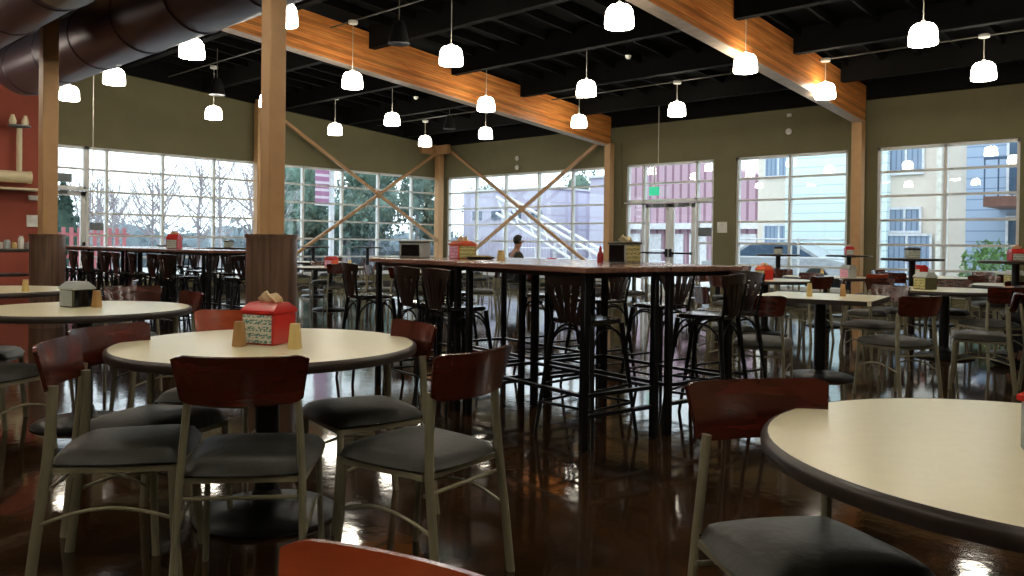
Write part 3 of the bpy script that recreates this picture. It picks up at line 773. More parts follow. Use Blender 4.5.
chair_back(-1.95, 6.72, -.85, .45, 'dining chair at the right side of the shaker table, seat turned left')
chair_back(-2.75, 8.45, -.3, -1, 'dining chair on the far side of the shaker table')
chair_back(-1.85, 9.05, -.75, .65, 'dining chair with tall dark back before the right dispenser table')
chair_back(-1.55, 7.9, -.98, -.2, 'dining chair right of the shaker table near the frame edge')
# chairs round the distant tables
chair(-1.50, 9.55, -.95, .2, 'dining chair carrying the person in navy at the right edge')
for key, desc, angs in (('T6', 'clear-sided dispenser table', (150, 95, 200)), ('T7', 'orange-lidded dispenser table', (-100, -10, 80, 170)), ('T8', 'table before the back column', (-120, -30, 60, 150)),
     ('T9', 'furthest back table', (-110, -20, 70, 160)), ('T10', 'table behind the clear-sided dispenser table', (-70, 10, 130)), ('TA', 'table right of the near column', (-110, -20, 70, 160)),
     ('TB', 'table behind the left bar table end', (-60, 30, 120, 210)), ('TC', 'table behind the middle bar tables', (-110, -25, 75, 165)), ('TD', 'table before the double doors', (-70, 20, 110)),
     ('TE', 'far corner table', (-110, -20, 70, 160)), ('TF', 'table between doors and third window', (-90, 0, 90, 180)), ('TG', 'table below the left cross brace', (-60, 30, 120, 210)),
     ('TH', 'corner column table', (-110, -20, 70, 160)), ('TI', 'right edge table', (200, 110, 280))):
    cx, cy = T[key]
    for a in angs:
        r = math.radians(a+random.uniform(-9, 9)); d = random.uniform(.68, .82)
        dx, dy = math.cos(r), math.sin(r)
        # describe the side as seen from the camera
        side = -dx*.685+dy*.728; lat = dx*.728+dy*.685
        s = ['right', 'far right', 'far', 'far left', 'left', 'near left', 'near', 'near right'][int(round(math.atan2(side, lat)/(PI/4))) % 8]
        chair(cx+dx*d, cy+dy*d, -dx+random.uniform(-.12, .12), -dy+random.uniform(-.12, .12), '%s dining chair at the %s side of the %s' % ('orange-lit' if (key, s) in (('T8', 'near'), ('T8', 'near right')) else 'mahogany-backed', s, desc.replace('orange-lidded', 'lidded')))

# bar tables: two by two, turned ten degrees
Rn = Vector((-2.83, 3.62)); ax = Vector((-.985, .172)); ay = Vector((.172, .985)); brz = math.atan2(-ax.y, -ax.x)
bl = ['front right bar table with reddish walnut top and square dark posts', 'front left bar table with reddish walnut top, holding the dark screen', 'rear right bar table with reddish walnut top under the olive dispenser', 'rear left bar table with reddish walnut top behind the orange dispenser']
k = 0
for d in (.35, 1.06):
    for s_ in (.67, 2.02):
        p = Rn+ax*s_+ay*d
        place('bartable', make_bartable, (p.x, p.y, 0), brz, bl[k], 'bar table'); k += 1
def bp(s_, d): p = Rn+ax*s_+ay*d; return p
def stool(x, y, fx, fy, label, grp=None): return place('stool', make_stool, (x, y, 0), face(fx, fy), label, 'bar stool', grp)
def stool_back(bx, by, fx, fy, label):
    n = math.hypot(fx, fy); return stool(bx+.2*fx/n, by+.2*fy/n, fx, fy, label)
stool(-3.10, 3.985, 0, 1, 'dark fan-backed bar stool nearest the camera under the front right bar table')
stool_back(-4.34, 3.80, .172, .985, 'dark bar stool, right one of the pair behind the dispenser table chair')
stool_back(-4.76, 3.88, .172, .985, 'dark bar stool, left one of the pair behind the dispenser table chair')
stool_back(-5.78, 4.09, .3, .95, 'dark bar stool at the left end of the bar tables')
stool_back(-2.575, 4.91, -.95, -.1, 'dark bar stool with slatted back at the right end of the bar tables')
stool(*bp(.3, 1.62), -.172, -.985, 'dark bar stool on the far side of the bar tables, right end')
stool(*bp(.95, 1.64), -.172, -.985, 'dark bar stool on the far side of the bar tables, second from right')
stool(*bp(1.6, 1.6), -.172, -.985, 'dark bar stool on the far side of the bar tables, third from right')
stool(*bp(2.3, 1.63), -.172, -.985, 'dark bar stool on the far side of the bar tables, fourth from right')
stool(*bp(2.95, .95), .985, -.172, 'dark bar stool at the left end of the rear bar table')
# left group of bar tables and stools
tl = [(-10.17, 5.0), (-11.52, 5.0), (-12.87, 5.0), (-14.22, 5.0), (-12.87, 5.72), (-14.22, 5.72)]
tn = ['right end bar table of the left group', 'second bar table from the right in the left group', 'third bar table from the right in the left group', 'left end bar table of the left group, beside the column', 'rear right bar table of the left group', 'rear left bar table of the left group']
for (x, y), n in zip(tl, tn): place('bartable', make_bartable, (x, y, 0), 0, 'walnut-topped %s' % n, 'bar table')
od = ['first', 'second', 'third', 'fourth', 'fifth', 'sixth', 'seventh', 'eighth', 'ninth']
for i in range(9):
    stool(-9.85-.53*i, 4.50+random.uniform(-.04, .04), random.uniform(-.2, .2), 1, 'dark bar stool, near side of the left bar group, %s from its right end' % od[i])
for i in range(4):
    stool(-9.95-.53*i, 5.55+random.uniform(-.03, .03), random.uniform(-.2, .2), -1, 'dark bar stool, far side of the left bar group, %s from its right end' % od[i])
for i in range(4):
    stool(-12.5-.58*i, 6.30+random.uniform(-.03, .03), random.uniform(-.2, .2), -1, 'dark bar stool behind the rear left bar tables, %s from the right' % od[i])
stool(-9.25, 4.95, -1, .1, 'dark slatted bar stool at the right end of the left bar group')

# high pedestal tables by the windows
HT = [(-17.0, 11.0, 'high round pedestal table at the left windows, below the brace foot'), (-16.7, 12.4, 'high round pedestal table at the left windows, second past the brace foot'),
      (-13.4, 6.95, 'high round pedestal table behind the left bar group, right'), (-15.0, 6.6, 'high round pedestal table behind the left bar group, left'),
      (-9.4, 13.6, 'high round pedestal table left of the double doors'), (-6.35, 13.6, 'high pedestal table with grey dispenser before the third window'),
      (-5.4, 14.35, 'high pedestal table with red dispenser before the third window, right'), (-3.78, 12.5, 'high pedestal table with grey dispenser before the right tall window') if False else (-3.45, 11.35, 'high pedestal table with grey dispenser before the right tall window'),
      (-2.15, 10.75, 'high pedestal table with red dispenser at the right frame edge')]
HT = [h for h in HT]
for x, y, l in HT: place('hightop', make_hightop, (x, y, 0), 0, 'black '+l, 'high table')
def hz(i): return (HT[i][0], HT[i][1], 1.0705)
dispenser(hz(5), .5, 'black', 'greyplastic', 'print', 'small grey napkin dispenser on the high table before the third window', .14, .12, .1, .035, None)
dispenser(hz(6), .6, 'redplastic', 'redplastic', 'print', 'small red napkin dispenser on the high table before the third window', .14, .14, .1, .05, 'whitepaper')
dispenser(hz(7), .6, 'black', 'greyplastic', 'print', 'small grey napkin dispenser on the high table before the right tall window', .16, .13, .11, .035, None)
dispenser(hz(8), .6, 'redplastic', 'redplastic', 'print', 'small red napkin dispenser on the high table at the right frame edge', .14, .14, .09, .05, 'tissue')
dispenser(hz(2), .6, 'black', 'greyplastic', 'print', 'tiny grey napkin dispenser on the high table behind the left bar group', .13, .12, .1, .03, None)
dispenser((-11.1, 4.95, 1.0705), .7, 'redplastic', 'redplastic', 'print', 'red napkin dispenser standing on the left bar group', .16, .16, .13, .07, 'tissue')
def tray(loc, label, m='black', r=.17, food=None):
    o = empty('serving_tray', loc); MB().lathe([(0, 0), (r*.8, 0), (r, .02), (r-.006, .022), (r*.78, .006), (0, .006)], n=28).build('tray_dish', m, o)
    tag(o, label, 'tray'); return o
tray((-15.0, 6.6, 1.0705), 'low black tray on the high table behind the left bar group', r=.25)

# objects on the near tables
dispenser((-3.20, 1.85, .7515), '36', 'redplastic', 'redplastic', 'print', 'red napkin dispenser with white printed side on the large round table', .165, .165, .135, .045)
shaker((-3.18, 1.70, .7515), 'tan salt shaker left of the red napkin dispenser', 'shakerbrown', .105, .047, .6)
shaker((-2.957, 1.83, .7515), 'cream salt shaker right of the red napkin dispenser', 'shaker', .105, .047, .6)
dispenser((-5.71, 1.905, .7515), '58', 'greyplastic', 'oliveplastic', 'greyplastic', 'small grey house-shaped napkin dispenser on the left round table', .15, .15, .115, .05, None, 'screen')
shaker((-5.575, 1.98, .7515), 'tan shaker beside the grey house-shaped dispenser', 'shakerbrown', .11, .05)
shaker((-7.55, 2.12, .7515), 'cream shaker on the left edge table before the walnut drum', 'shaker')
dispenser((-.297, 2.137, .7515), '40', 'redplastic', 'greyplastic', 'greyplastic', 'grey napkin dispenser with red lid cut by the right frame edge', .165, .165, .11, .035, None)
shaker((-3.08, 7.25, .7515), 'cream shaker standing left on the shaker table', 'shaker', .12, .05)
shaker((-2.88, 7.52, .7515), 'tan shaker standing right on the shaker table', 'shakerbrown', .11, .05)
def fard(x, y, lid, body, pan, label, rz=None, t=None): return dispenser((x, y, .7515), rz, lid, body, pan, label, .17, .17, .13, .06, t)
fard(-2.78, 9.6, 'greyplastic', 'oliveplastic', 'printyellow', 'clear-sided yellow-green dispenser on the table below the right tall window')
fard(-5.05, 10.4, 'orangeplastic', 'redplastic', 'printyellow', 'orange-lidded napkin dispenser behind the right bar stool', t='tissue')
shaker((-5.3, 10.15, .7515), 'cream shaker beside the orange-lidded dispenser', 'shaker', .12, .05)
fard(-4.6, 12.2, 'greyplastic', 'greyplastic', 'printpink', 'pale pink dispenser on the table before the back column')
shaker((-4.95, 12.1, .7515), 'cream shaker beside the pale pink dispenser', 'shaker', .12, .05)
fard(-4.05, 13.7, 'redplastic', 'redplastic', 'print', 'red napkin dispenser on the furthest back table')
fard(-2.35, 11.7, 'greyplastic', 'oliveplastic', 'printyellow', 'yellow-green dispenser at right behind the high table')
fard(-11.8, 8.0, 'redplastic', 'orangeplastic', 'printpink', 'pink and red dispenser on the table right of the near column')
shaker((-11.62, 8.25, .7515), 'cream shaker beside the pink and red dispenser', 'shaker', .13, .055)
fard(-9.4, 8.2, 'orangeplastic', 'redplastic', 'printyellow', 'orange dispenser on the table behind the left bar stool')
fard(-9.8, 11.5, 'redplastic', 'redplastic', 'print', 'red dispenser on the table before the double doors')
fard(-12.5, 11.7, 'redplastic', 'redplastic', 'print', 'red dispenser on the far corner table')
# objects on the bar tables
ZB = 1.0705
def orange_disp():
    p = bp(2.2, 1.0)
    return dispenser((-4.85, 4.56, ZB), '60', 'orangeplastic', 'orangeplastic', 'printpink', 'orange-roofed dispenser with pink side on the bar table', .16, .17, .11, .035, 'tissue', 'printyellow')
orange_disp()
o = tray((-4.62, 4.54, ZB), 'black tray of pastries beside the orange-roofed dispenser', r=.12)
for k in range(5):
    a = k*1.3; q = MB().lathe([(.012, .008), (.03, .004), (.04, .015), (.03, .028), (.012, .024), (.012, .008)], n=14)
    g = tag(q.build('pastry', 'food'), 'glazed pastry ring on the black tray beside the orange dispenser', 'pastry', 'pastries on the black tray')
    g.location = (-4.62+.056*math.cos(a), 4.54+.056*math.sin(a), ZB+.003)
shaker((-4.42, 4.57, ZB), 'cream shaker right of the pastry tray on the bar table', 'shaker', .075, .055)
o = empty('menu_display', (-5.33, 4.45, ZB), math.radians(8))
MB().b2((-.12, -.07, 0), (.12, .07, .125), .008).build('case', 'greyplastic', o); MB().b2((-.085, -.075, .015), (.115, -.069, .11)).build('screen', 'screen', o)
MB().b2((-.125, -.075, .125), (.125, .075, .14), .006).build('lid', 'oliveplastic', o)
tag(o, 'silver countertop box with dark front at the left end of the bar', 'display box')
dispenser((-3.38, 4.77, ZB), '45', 'oliveplastic', 'greyplastic', 'screen', 'olive napkin dispenser with yellow napkin near the right end of the bar', .17, .16, .135, .018, 'tissue', 'printyellow')
o = empty('ketchup_bottle', (-3.56, 4.72, ZB)); MB().lathe([(0, 0), (.021, 0), (.023, .01), (.023, .06), (.01, .085), (.0, .085)], n=20).build('bottle_body', 'ketchup', o)
MB().lathe([(.011, .082), (.012, .1), (.004, .12), (0, .12)], n=14).build('cap', 'redplastic', o); tag(o, 'red ketchup bottle left of the olive napkin dispenser', 'bottle')

# condiment counter by the terracotta wall
o = empty('condiment_counter', (-14.3, 3.2, 0))
MB().box((0, 0, 1.0), (.7, 2.6, .05), bev=.01).build('worktop', 'edge', o)
MB().box((0, -.2, .62), (.6, 2.0, .04), bev=.005).build('lower_shelf', 'edge', o)
for sx in (-1, 1):
    for sy in (-1, 1): MB().box((sx*.28, sy*1.2, .49), (.06, .06, .97)).build('leg', 'gun', o)
tag(o, 'black condiment counter with shelf before the terracotta wall', 'counter')
items = [('paper_carton', 'white', (.1, .12, .1), 3.60), ('metal_canister', 'greyplastic', (.09, .09, .14), 3.73), ('sauce_jar', 'shaker', (.07, .07, .1), 3.83), ('cup_stack', 'whitepaper', (.08, .08, .2), 3.92), ('paper_carton', 'greyplastic', (.14, .12, .1), 4.05), ('sauce_jar', 'black', (.07, .07, .12), 4.18), ('metal_canister', 'white', (.1, .1, .1), 4.29)]
for i, (n, m_, s_, y) in enumerate(items):
    if n == 'paper_carton': q = MB().box((0, 0, s_[2]/2), s_, bev=.006); q.prism([(-.03, -.03, s_[2]), (.03, -.03, s_[2]), (0, -.03, s_[2]+.02)], (0, .06, 0))
    else: q = MB().lathe([(0, 0), (s_[0]/2, 0), (s_[0]/2*1.05, s_[2]*.8), (s_[0]/2*.7, s_[2]*.9), (s_[0]/2*.7, s_[2]), (0, s_[2])], n=16)
    g = q.build(n, m_); g.location = (-14.2, y, 1.026)
    tag(g, 'small %s %s, %s on the black condiment counter' % ({'white': 'white', 'greyplastic': 'grey', 'shaker': 'cream', 'whitepaper': 'tall white', 'black': 'black'}[m_], n.replace('_', ' '), ['furthest left', 'second', 'third', 'fourth', 'fifth', 'sixth', 'nearest the column'][i]), 'container')
g = tag(MB().box((0, 0, .09), (.3, .5, .18), bev=.01).build('cream_box', 'cream_duct'), 'cream box on the lower shelf of the condiment counter', 'box'); g.location = (-14.25, 3.1, .641)

# ---------------------------------------------------------------- people
def skinobj(name, verts, edges, radii, m, parent, root=0, sub=2):
    me = bpy.data.meshes.new(name); me.from_pydata(verts, edges, []); me.update(); me.materials.append(M[m])
    o = bpy.data.objects.new(name, me); C.objects.link(o); o.parent = parent
    sk = o.modifiers.new('Skin', 'SKIN'); sk.use_smooth_shade = True
    if not me.skin_vertices: me.attributes
    for i, r in enumerate(radii):
        me.skin_vertices[0].data[i].radius = (r, r) if not isinstance(r, tuple) else r
        me.skin_vertices[0].data[i].use_root = (i == root)
    ss = o.modifiers.new('Subd', 'SUBSURF'); ss.levels = sub; ss.render_levels = sub
    return o
def person(loc, rz, top, label, lean=0.06, headfwd=.03, arms='table'):
    p = empty('person', loc, rz)
    ch = lean
    # seated, facing +Y, hips at z .52
    V = [(0, 0, .54), (0, ch*.3, .70), (0, ch*.8, .88), (0, ch*1.2, 1.00), (0, ch*1.35+headfwd*.4, 1.10), (0, ch*1.5+headfwd, 1.19), (0, ch*1.5+headfwd+.012, 1.28)]
    R = [(.15, .12), (.135, .105), (.15, .11), (.105, .085), .05, (.072, .085), (.07, .082)]
    E = [(0, 1), (1, 2), (2, 3), (3, 4), (4, 5), (5, 6)]
    def add(v, r, par): V.append(v); R.append(r); E.append((par, len(V)-1)); return len(V)-1
    for s in (-1, 1):
        a = add((s*.17, ch*1.1, .985), .062, 3); b_ = add((s*.235, ch+.10, .78), .046, a); c = add((s*.15, ch+.36, .80), .034, b_); h = add((s*.12, ch+.43, .79), (.036, .018), c)
        for k in range(4): 
            f0 = add((s*(.12-.022*(k-1.5)), ch+.485, .788), .0095, h); add((s*(.12-.024*(k-1.5)), ch+.525-.006*abs(k-1.3), .772), .008, f0)
        add((s*.075, ch+.445, .785), .01, h)
        t = add((s*.1, .08, .52), .085, 0); k_ = add((s*.12, .44, .53), .06, t); an = add((s*.12, .40, .12), .04, k_); f_ = add((s*.125, .44, .05), .035, an); add((s*.13, .56, .035), .03, f_)
    skinobj('body', V, E, R, 'skin', p)
    V2 = V[:4]; R2 = [(.162, .132), (.147, .117), (.162, .122), (.112, .092)]; E2 = [(0, 1), (1, 2), (2, 3)]
    def add2(v, r, par): V2.append(v); R2.append(r); E2.append((par, len(V2)-1)); return len(V2)-1
    cl = add2((0, ch*1.32, 1.06), .064, 3)
    for s in (-1, 1):
        a = add2((s*.172, ch*1.1, .985), .074, 3); b_ = add2((s*.237, ch+.10, .78), .057, a); add2((s*.16, ch+.33, .80), .043, b_)
    skinobj('jacket', V2, E2, R2, top, p)
    V3 = [(0, 0, .55)]; R3 = [(.16, .13)]; E3 = []
    for s in (-1, 1):
        i = len(V3); V3 += [(s*.1, .08, .525), (s*.12, .44, .535), (s*.12, .40, .13)]; R3 += [.094, .072, .055]; E3 += [(0, i), (i, i+1), (i+1, i+2)]
    skinobj('trousers', V3, E3, R3, 'trousers', p)
    for s in (-1, 1):
        b = MB().ell((s*.128, .50, .045), (.045, .12, .045), 14, 8); b.build('shoe', 'shoe', p)
    hy = ch*1.5+headfwd+.005
    b = MB().ell((0, hy-.012, 1.275), (.088, .105, .105), 20, 12)
    for v in b.V:
        if v.y > hy+.045 and v.z < 1.31: v.y = hy+.045-(v.y-hy)*.3
        if v.z < 1.2: v.y = min(v.y, hy-.02)
    b.build('hair', 'hair', p)
    MB().ell((0, hy+.095, 1.245), (.013, .02, .022), 8, 6).build('nose', 'skin', p)
    for s in (-1, 1): MB().ell((s*.08, hy, 1.245), (.012, .02, .03), 8, 6).build('ear', 'skin', p)
    for s in (-1, 1): MB().ell((s*.03, hy+.082, 1.262), (.011, .006, .006), 8, 6).build('eye', 'black', p)
    m_ = MB().ell((0, hy+.084, 1.205), (.024, .006, .005), 8, 6); m_.build('mouth', 'ketchup', p)
    return tag(p, label, 'person')
person((-10.95, 11.65, 0), face(.4, .85), 'jacket', 'person in dark olive jacket with black hair seated beyond the bar tables')
chair(-10.95, 11.65, .4, .85, 'dining chair carrying the person in the dark olive jacket')
person((-1.50, 9.55, 0), face(-.95, .2), 'navy', 'person in navy clothes seated at the right frame edge')

# ---------------------------------------------------------------- outside
MB().b2((-60, YB+.3, -.12), (14, 70, -.02)).build('ground_outside', 'concrete', kind='structure')
MB().b2((-90, -30, -.12), (XL-.3, 70, -.02)).build('ground_outside_left', 'concrete', kind='structure')
# apartment building behind the right-hand windows
o = empty('apartment_building')
MB().b2((-11.0, 24.0, 0), (-8.0, 25, 7.5)).build('siding_bay', 'cyan', o, smooth=False)
MB().b2((-12.9, 26.0, 0), (-11.0, 27, 7.5)).build('rear_wall', 'beige', o, smooth=False)
MB().b2((-8.0, 24.3, 0), (-5.95, 25.2, 7.5)).build('stucco_wall', 'beige', o, smooth=False)
MB().b2((-5.95, 23.9, 0), (-1.0, 25, 7.5)).build('siding_bay', 'bluesiding', o, smooth=False)
for (x0, x1, z0, z1, y, m_) in ((-8.0, -7.15, 3.35, 4.6, 24.28, 'bluewin'), (-7.98, -7.2, 1.7, 2.3, 24.28, 'bluewin'), (-12.6, -11.7, 3.6, 4.5, 25.98, 'bluewin'), (-12.6, -11.6, .5, 1.9, 25.98, 'bluewin'), (-8.1, -6.9, 0, 1.55, 24.2, 'bluewin'), (-4.95, -3.6, 2.6, 4.6, 23.88, 'navywin'), (-4.95, -3.6, .2, 2.0, 23.88, 'navywin')):
    w_ = MB().b2((x0, y-.04, z0), (x1, y+.05, z1)).build('window', m_, o, smooth=False)
    f = MB(); f.b2((x0-.06, y-.07, z1), (x1+.06, y, z1+.07)); f.b2((x0-.06, y-.07, z0-.07), (x1+.06, y, z0)); f.b2((x0-.06, y-.07, z0), (x0, y, z1)); f.b2((x1, y-.07, z0), (x1+.06, y, z1)); f.b2(((x0+x1)/2-.03, y-.06, z0), ((x0+x1)/2+.03, y, z1))
    f.build('window_surround', 'rail', w_, smooth=False)
MB().b2((-6.75, 24.14, 0), (-6.62, 24.28, 7.5)).build('downpipe', 'white_metal', o, smooth=False)
MB().b2((-5.2, 22.4, 2.25), (-1.0, 23.9, 2.5)).build('balcony', 'balcony', o, smooth=False)
b = MB()
for k in range(14): b.b2((-5.2+k*.3, 22.42, 2.5), (-5.17+k*.3, 22.45, 3.4))
b.b2((-5.2, 22.4, 3.4), (-1.0, 22.47, 3.46)); b.build('balcony_railing', 'navywin', o, smooth=False)
tag(o, 'apartment building with pale cyan and blue siding behind the right windows', 'building')
o = empty('plum_building')
MB().prism([(-21.5, 30, 0), (-14.6, 30, 0), (-14.6, 30, 4.0), (-21.5, 30, 5.6)], (0, 6, 0)).build('corrugated_wall', 'corr', o, smooth=False)
MB().b2((-21.6, 29.6, 1.9), (-14.5, 30, 2.15)).build('canopy_band', 'rail', o, smooth=False)
for k in range(6):
    w_ = MB().b2((-21.2+k*1.1, 29.9, .3), (-20.4+k*1.1, 29.98, 1.7)).build('window', 'rail', o, smooth=False)
tag(o, 'plum corrugated metal building behind the double doors', 'building')
o = empty('pale_warehouse')
MB().b2((-34.0, 32, 0), (-27.4, 38, 4.1)).build('wall', 'lavender', o, smooth=False)
MB().b2((-25.6, 33, 0), (-22.6, 38, 4.6)).build('tower_wall', 'lavender', o, smooth=False)
for k in range(4): MB().b2((-33.2+k*1.5, 31.95, 2.5), (-32.5+k*1.5, 32, 3.0)).build('window', 'navywin', o, smooth=False)
b = MB(); b.b2((-34.1, 31.9, 4.1), (-27.3, 38.1, 4.2)); b.b2((-25.7, 32.9, 4.6), (-22.5, 38.1, 4.7)); b.build('roof_edge', 'rail', o, smooth=False)
tag(o, 'pale lavender warehouse behind the corner windows', 'building')
# railing outside the back windows
def railing(x0, x1, y, h, label, m_='rail', n=None):
    o = empty('railing', (0, 0, 0)); b = MB()
    for z in (h, h*.66, h*.33): b.tube([(x0, y, z), (x1, y, z)], .022, 6)
    b.build('rails', m_, o); k = max(2, int((x1-x0)/1.4))
    for i in range(k+1):
        x = x0+(x1-x0)*i/k; MB().tube([(x, y, 0), (x, y, h+.03)], .03, 8).build('post', m_, o)
    return tag(o, label, 'railing')
railing(-20.5, -13.5, 21.5, 1.05, 'pale metal railing outside the double doors')
railing(-10.6, -7.0, 20.0, 1.4, 'pale metal railing outside the third window')
o = empty('lattice_ramp_truss'); b = MB()
b.tube([(-24.4, 25.4, 0), (-24.4, 25.4, 2.7)], .08, 8); b.tube([(-21.5, 25.4, 0), (-21.5, 25.4, 1.5)], .08, 8)
for k in range(2):
    y = 25+k*.8
    b.tube([(-24.5, y, 3.2), (-19.0, y, .8)], .07, 8); b.tube([(-24.5, y, 2.5), (-19.6, y, .3)], .07, 8)
    for i in range(7):
        t = i/6; b.tube([(-24.5+5.2*t, y, 3.2-2.3*t), (-24.5+4.9*min(1, t+.12), y, 2.5-2.2*min(1, t+.12))], .035, 6)
b.build('truss', 'rail', o); tag(o, 'pale sloping lattice truss outside the corner back windows', 'truss')
# parked car outside the third window
o = empty('car', (-10.3, 22.1, 0), .1)
b = MB(); prof = [(-2.0, .35), (-2.0, .75), (-1.2, .9), (-.6, 1.3), (.7, 1.35), (1.4, .92), (2.0, .8), (2.05, .35)]
b.prism([(x, -.8, z) for x, z in prof], (0, 1.6, 0)); b.build('car_body', 'car', o)
b = MB(); b.prism([(-1.05, -.81, .93), (-.55, -.81, 1.24), (.65, -.81, 1.28), (1.2, -.81, .95)], (0, 1.62, 0)); b.build('side_windows', 'navywin', o, smooth=False)
for x in (-1.25, 1.3):
    for y in (-.75, .75): MB().tube([(x, y-.1, .33), (x, y+.1, .33)], .33, 20).build('wheel', 'tyre', o)
tag(o, 'silver car parked outside the third window', 'car')
# vegetation
def leafcloud(b, c, r, n, s, fl=.35):
    for _ in range(n):
        while True:
            p = Vector((random.uniform(-1, 1), random.uniform(-1, 1), random.uniform(-1, 1)))
            if .25 < p.length < 1: break
        p = Vector((p.x*r[0], p.y*r[1], p.z*r[2]))+Vector(c)
        R = Euler((random.uniform(0, 6.3), random.uniform(0, 6.3), random.uniform(0, 6.3))).to_matrix(); k = s*random.uniform(.6, 1.3)
        b.add([p+R @ Vector(q)*k for q in ((-1, -.4, 0), (0, -.1, .1), (1, -.4, 0), (0, .6, 0))], [(0, 1, 3), (1, 2, 3)])
def bare_tree(x, y, h, label, grp):
    o = empty('bare_tree', (x, y, 0)); t = MB(); br = MB()
    t.tube([(0, 0, 0), (random.uniform(-.1, .1), random.uniform(-.1, .1), h*.5), (random.uniform(-.2, .2), random.uniform(-.2, .2), h)], [.1, .06, .02], 6)
    for k in range(26):
        z = h*random.uniform(.25, .95); a = random.uniform(0, 6.3); l = (h-z)*.6+.35
        p1 = Vector((math.cos(a)*l*.5, math.sin(a)*l*.5, z+l*.4)); p2 = Vector((math.cos(a)*l*.75, math.sin(a)*l*.75, z+l*.95))
        br.tube([(0, 0, z), p1, p2], [.03, .018, .006], 4, cap=False)
        for q in range(4):
            a2 = a+random.uniform(-1, 1); s0 = p1.lerp(p2, random.random()); br.tube([s0, s0+Vector((math.cos(a2)*.25, math.sin(a2)*.25, random.uniform(.2, .5)))], [.012, .004], 3, cap=False)
    t.build('trunk', 'bark', o); br.build('branches', 'bark', o); return tag(o, label, 'tree', grp)
for i, (x, y, h) in enumerate(((-29, 10.3, 3.0), (-31, 11.6, 2.9), (-28, 12.1, 3.5), (-32, 13.4, 3.6), (-29, 13.9, 3.9), (-30, 15.2, 4.3), (-28.5, 15.9, 4.4), (-32, 17.6, 4.2), (-27, 9.3, 2.8))):
    bare_tree(x, y, h, 'bare winter tree standing in mist outside the left windows', 'bare trees outside the left windows')
def evergreen(x, y, h, w, label, grp, m_='everg', conic=False, n=900):
    o = empty('evergreen_tree', (x, y, 0)); MB().tube([(0, 0, 0), (0, 0, h*.6)], [.14, .07], 8).build('trunk', 'bark', o)
    b = MB()
    if conic:
        for k in range(9):
            t = k/8; leafcloud(b, (0, 0, h*(.12+.85*t)), (w*(1-t)+.08, w*(1-t)+.08, h*.09), int(n/9), .13)
        b.lathe([(0, h*.1), (w*.7, h*.12), (.05, h*.95), (0, h*.96)], n=10)
    else:
        for k in range(7):
            c = (random.uniform(-.4, .4)*w, random.uniform(-.4, .4)*w, h*random.uniform(.3, .85)); r = w*random.uniform(.45, .7)
            leafcloud(b, c, (r, r, r*1.1), int(n/4), .17); b.ell(c, (r*.5, r*.5, r*.6), 8, 6)
    b.build('foliage', m_, o); return tag(o, label, 'tree', grp)
evergreen(-26, 8.3, 2.7, 1.0, 'dark fir tree outside the left glass door', None, 'fir', True, 700)
for i, (x, y, h, w_) in enumerate(((-31, 19.2, 3.7, 1.5), (-33, 21.4, 4.0, 1.7), (-30, 21.2, 3.3, 1.4), (-31, 23.2, 5.4, 1.8), (-34, 25.8, 6.6, 2.2), (-30, 25.2, 6.2, 1.8), (-36.5, 22.5, 6.4, 2.2))):
    evergreen(x, y, h, w_, 'dark leafy evergreen outside the left windows behind the cross brace', 'evergreens outside the left windows')
for i, (x, y, h, w_) in enumerate(((-41, 41, 6.0, 2.2), (-34, 42, 7.2, 2.2), (-31, 44, 6.6, 2.0))):
    evergreen(x, y, h, w_, 'distant tree above the pale warehouse roof outside the corner windows', 'trees beyond the warehouse')
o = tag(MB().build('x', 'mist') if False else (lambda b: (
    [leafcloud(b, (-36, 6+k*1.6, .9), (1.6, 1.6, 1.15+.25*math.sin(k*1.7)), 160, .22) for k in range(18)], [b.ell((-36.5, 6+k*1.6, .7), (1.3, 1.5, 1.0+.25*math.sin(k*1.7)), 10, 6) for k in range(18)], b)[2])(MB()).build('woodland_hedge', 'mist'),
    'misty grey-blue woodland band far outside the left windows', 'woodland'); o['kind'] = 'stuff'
for i, (x, y) in enumerate(((-3.9, 18.3), (-4.4, 19.0), (-3.2, 18.8))):
    o = empty('shrub', (x, y, 0)); b = MB(); leafcloud(b, (0, 0, .75), (.45, .45, .65), 420, .075); b.build('foliage', 'shrub', o)
    q = MB()
    for k in range(6): a = k*1.05; q.tube([(0, 0, 0), (math.cos(a)*.25, math.sin(a)*.25, .8)], [.015, .006], 5)
    q.build('stems', 'bark', o); tag(o, 'green leafy shrub outside the right tall window', 'shrub', 'shrubs outside the right tall window')
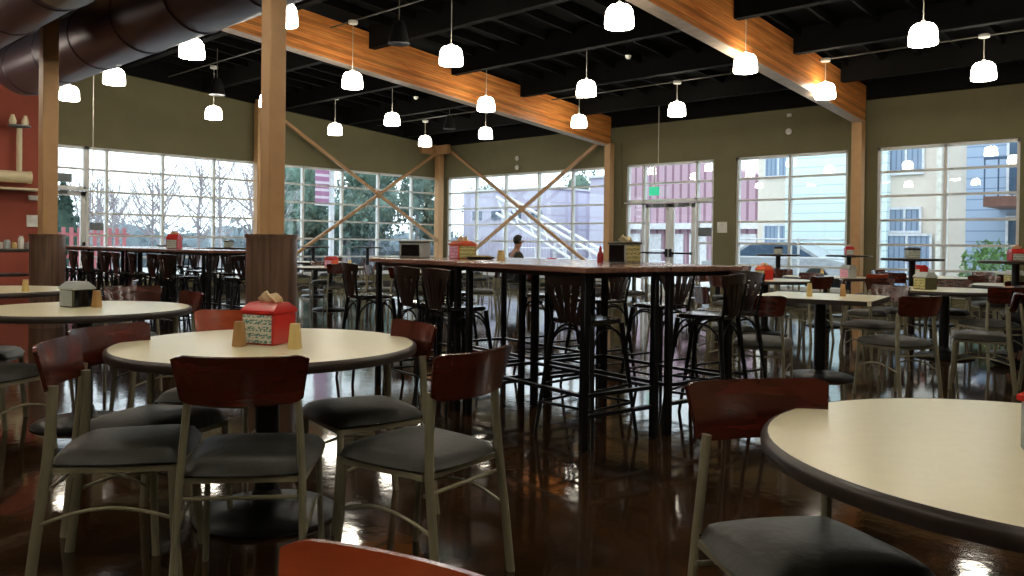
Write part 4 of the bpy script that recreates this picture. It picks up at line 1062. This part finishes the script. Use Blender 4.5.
# red fence outside the left door
o = empty('timber_fence'); b = MB()
for z in (.75, 1.35): b.b2((-24.05, 4, z-.1), (-24.0, 9.4, z))
b.build('fence_rails', 'fence', o, smooth=False)
for k in range(27): MB().b2((-24.0, 4+k*.2, .0), (-23.96, 4.09+k*.2, 1.5)).build('picket', 'fence', o, smooth=False)
tag(o, 'faded red picket fence outside the left glass door', 'fence')
o = empty('banner_pole', (-22, 14.9, 0))
MB().tube([(0, 0, 0), (0, 0, 5.2)], .09, 12).build('pole', 'rail', o); MB().b2((-.02, -.6, 2.35), (.0, -.1, 4.6)).build('banner', 'banner', o, smooth=False)
b = MB(); b.tube([(-.01, -.62, 4.6), (-.01, 0, 4.6)], .02, 6); b.tube([(-.01, -.62, 2.35), (-.01, 0, 2.35)], .02, 6); b.build('banner_arms', 'rail', o)
tag(o, 'white pole with plum banner outside the left windows', 'banner pole')

# ---------------------------------------------------------------- light, camera
w = bpy.data.worlds.new('overcast_sky'); bpy.context.scene.world = w; w.use_nodes = True
N, L = w.node_tree.nodes, w.node_tree.links; bg = N['Background']
tc = N.new('ShaderNodeTexCoord'); nz = N.new('ShaderNodeTexNoise'); nz.inputs['Scale'].default_value = 2.2; L.new(tc.outputs['Generated'], nz.inputs[0])
cr = N.new('ShaderNodeValToRGB'); cr.color_ramp.elements[0].color = (.78, .90, 1, 1); cr.color_ramp.elements[1].color = (.95, .98, 1, 1); L.new(nz.outputs['Fac'], cr.inputs[0]); L.new(cr.outputs[0], bg.inputs[0])
bg.inputs[1].default_value = 3.0
cam = bpy.data.cameras.new('camera'); co = bpy.data.objects.new('camera', cam); C.objects.link(co)
F_, PP, RR, YAW, SY = 807.77, .0084, .0123, .7552, 37.6252
cam.sensor_width = 36; cam.lens = F_/1024*36; cam.shift_y = -SY/1024; cam.clip_end = 300; cam.clip_start = .05
co.matrix_world = Matrix.Translation((0, 0, 1.2)) @ Matrix.Rotation(YAW, 4, 'Z') @ Matrix.Rotation(PI/2-PP, 4, 'X') @ Matrix.Rotation(RR, 4, 'Z')
sc = bpy.context.scene; sc.camera = co
sc.view_settings.view_transform = 'Standard'; sc.view_settings.look = 'None'; sc.view_settings.gamma = 1; sc.view_settings.exposure = 0
sc.view_settings.use_curve_mapping = False
sc.cycles.use_denoising = True
sc.cycles.max_bounces = 8; sc.cycles.transparent_max_bounces = 16; sc.cycles.sample_clamp_indirect = 6
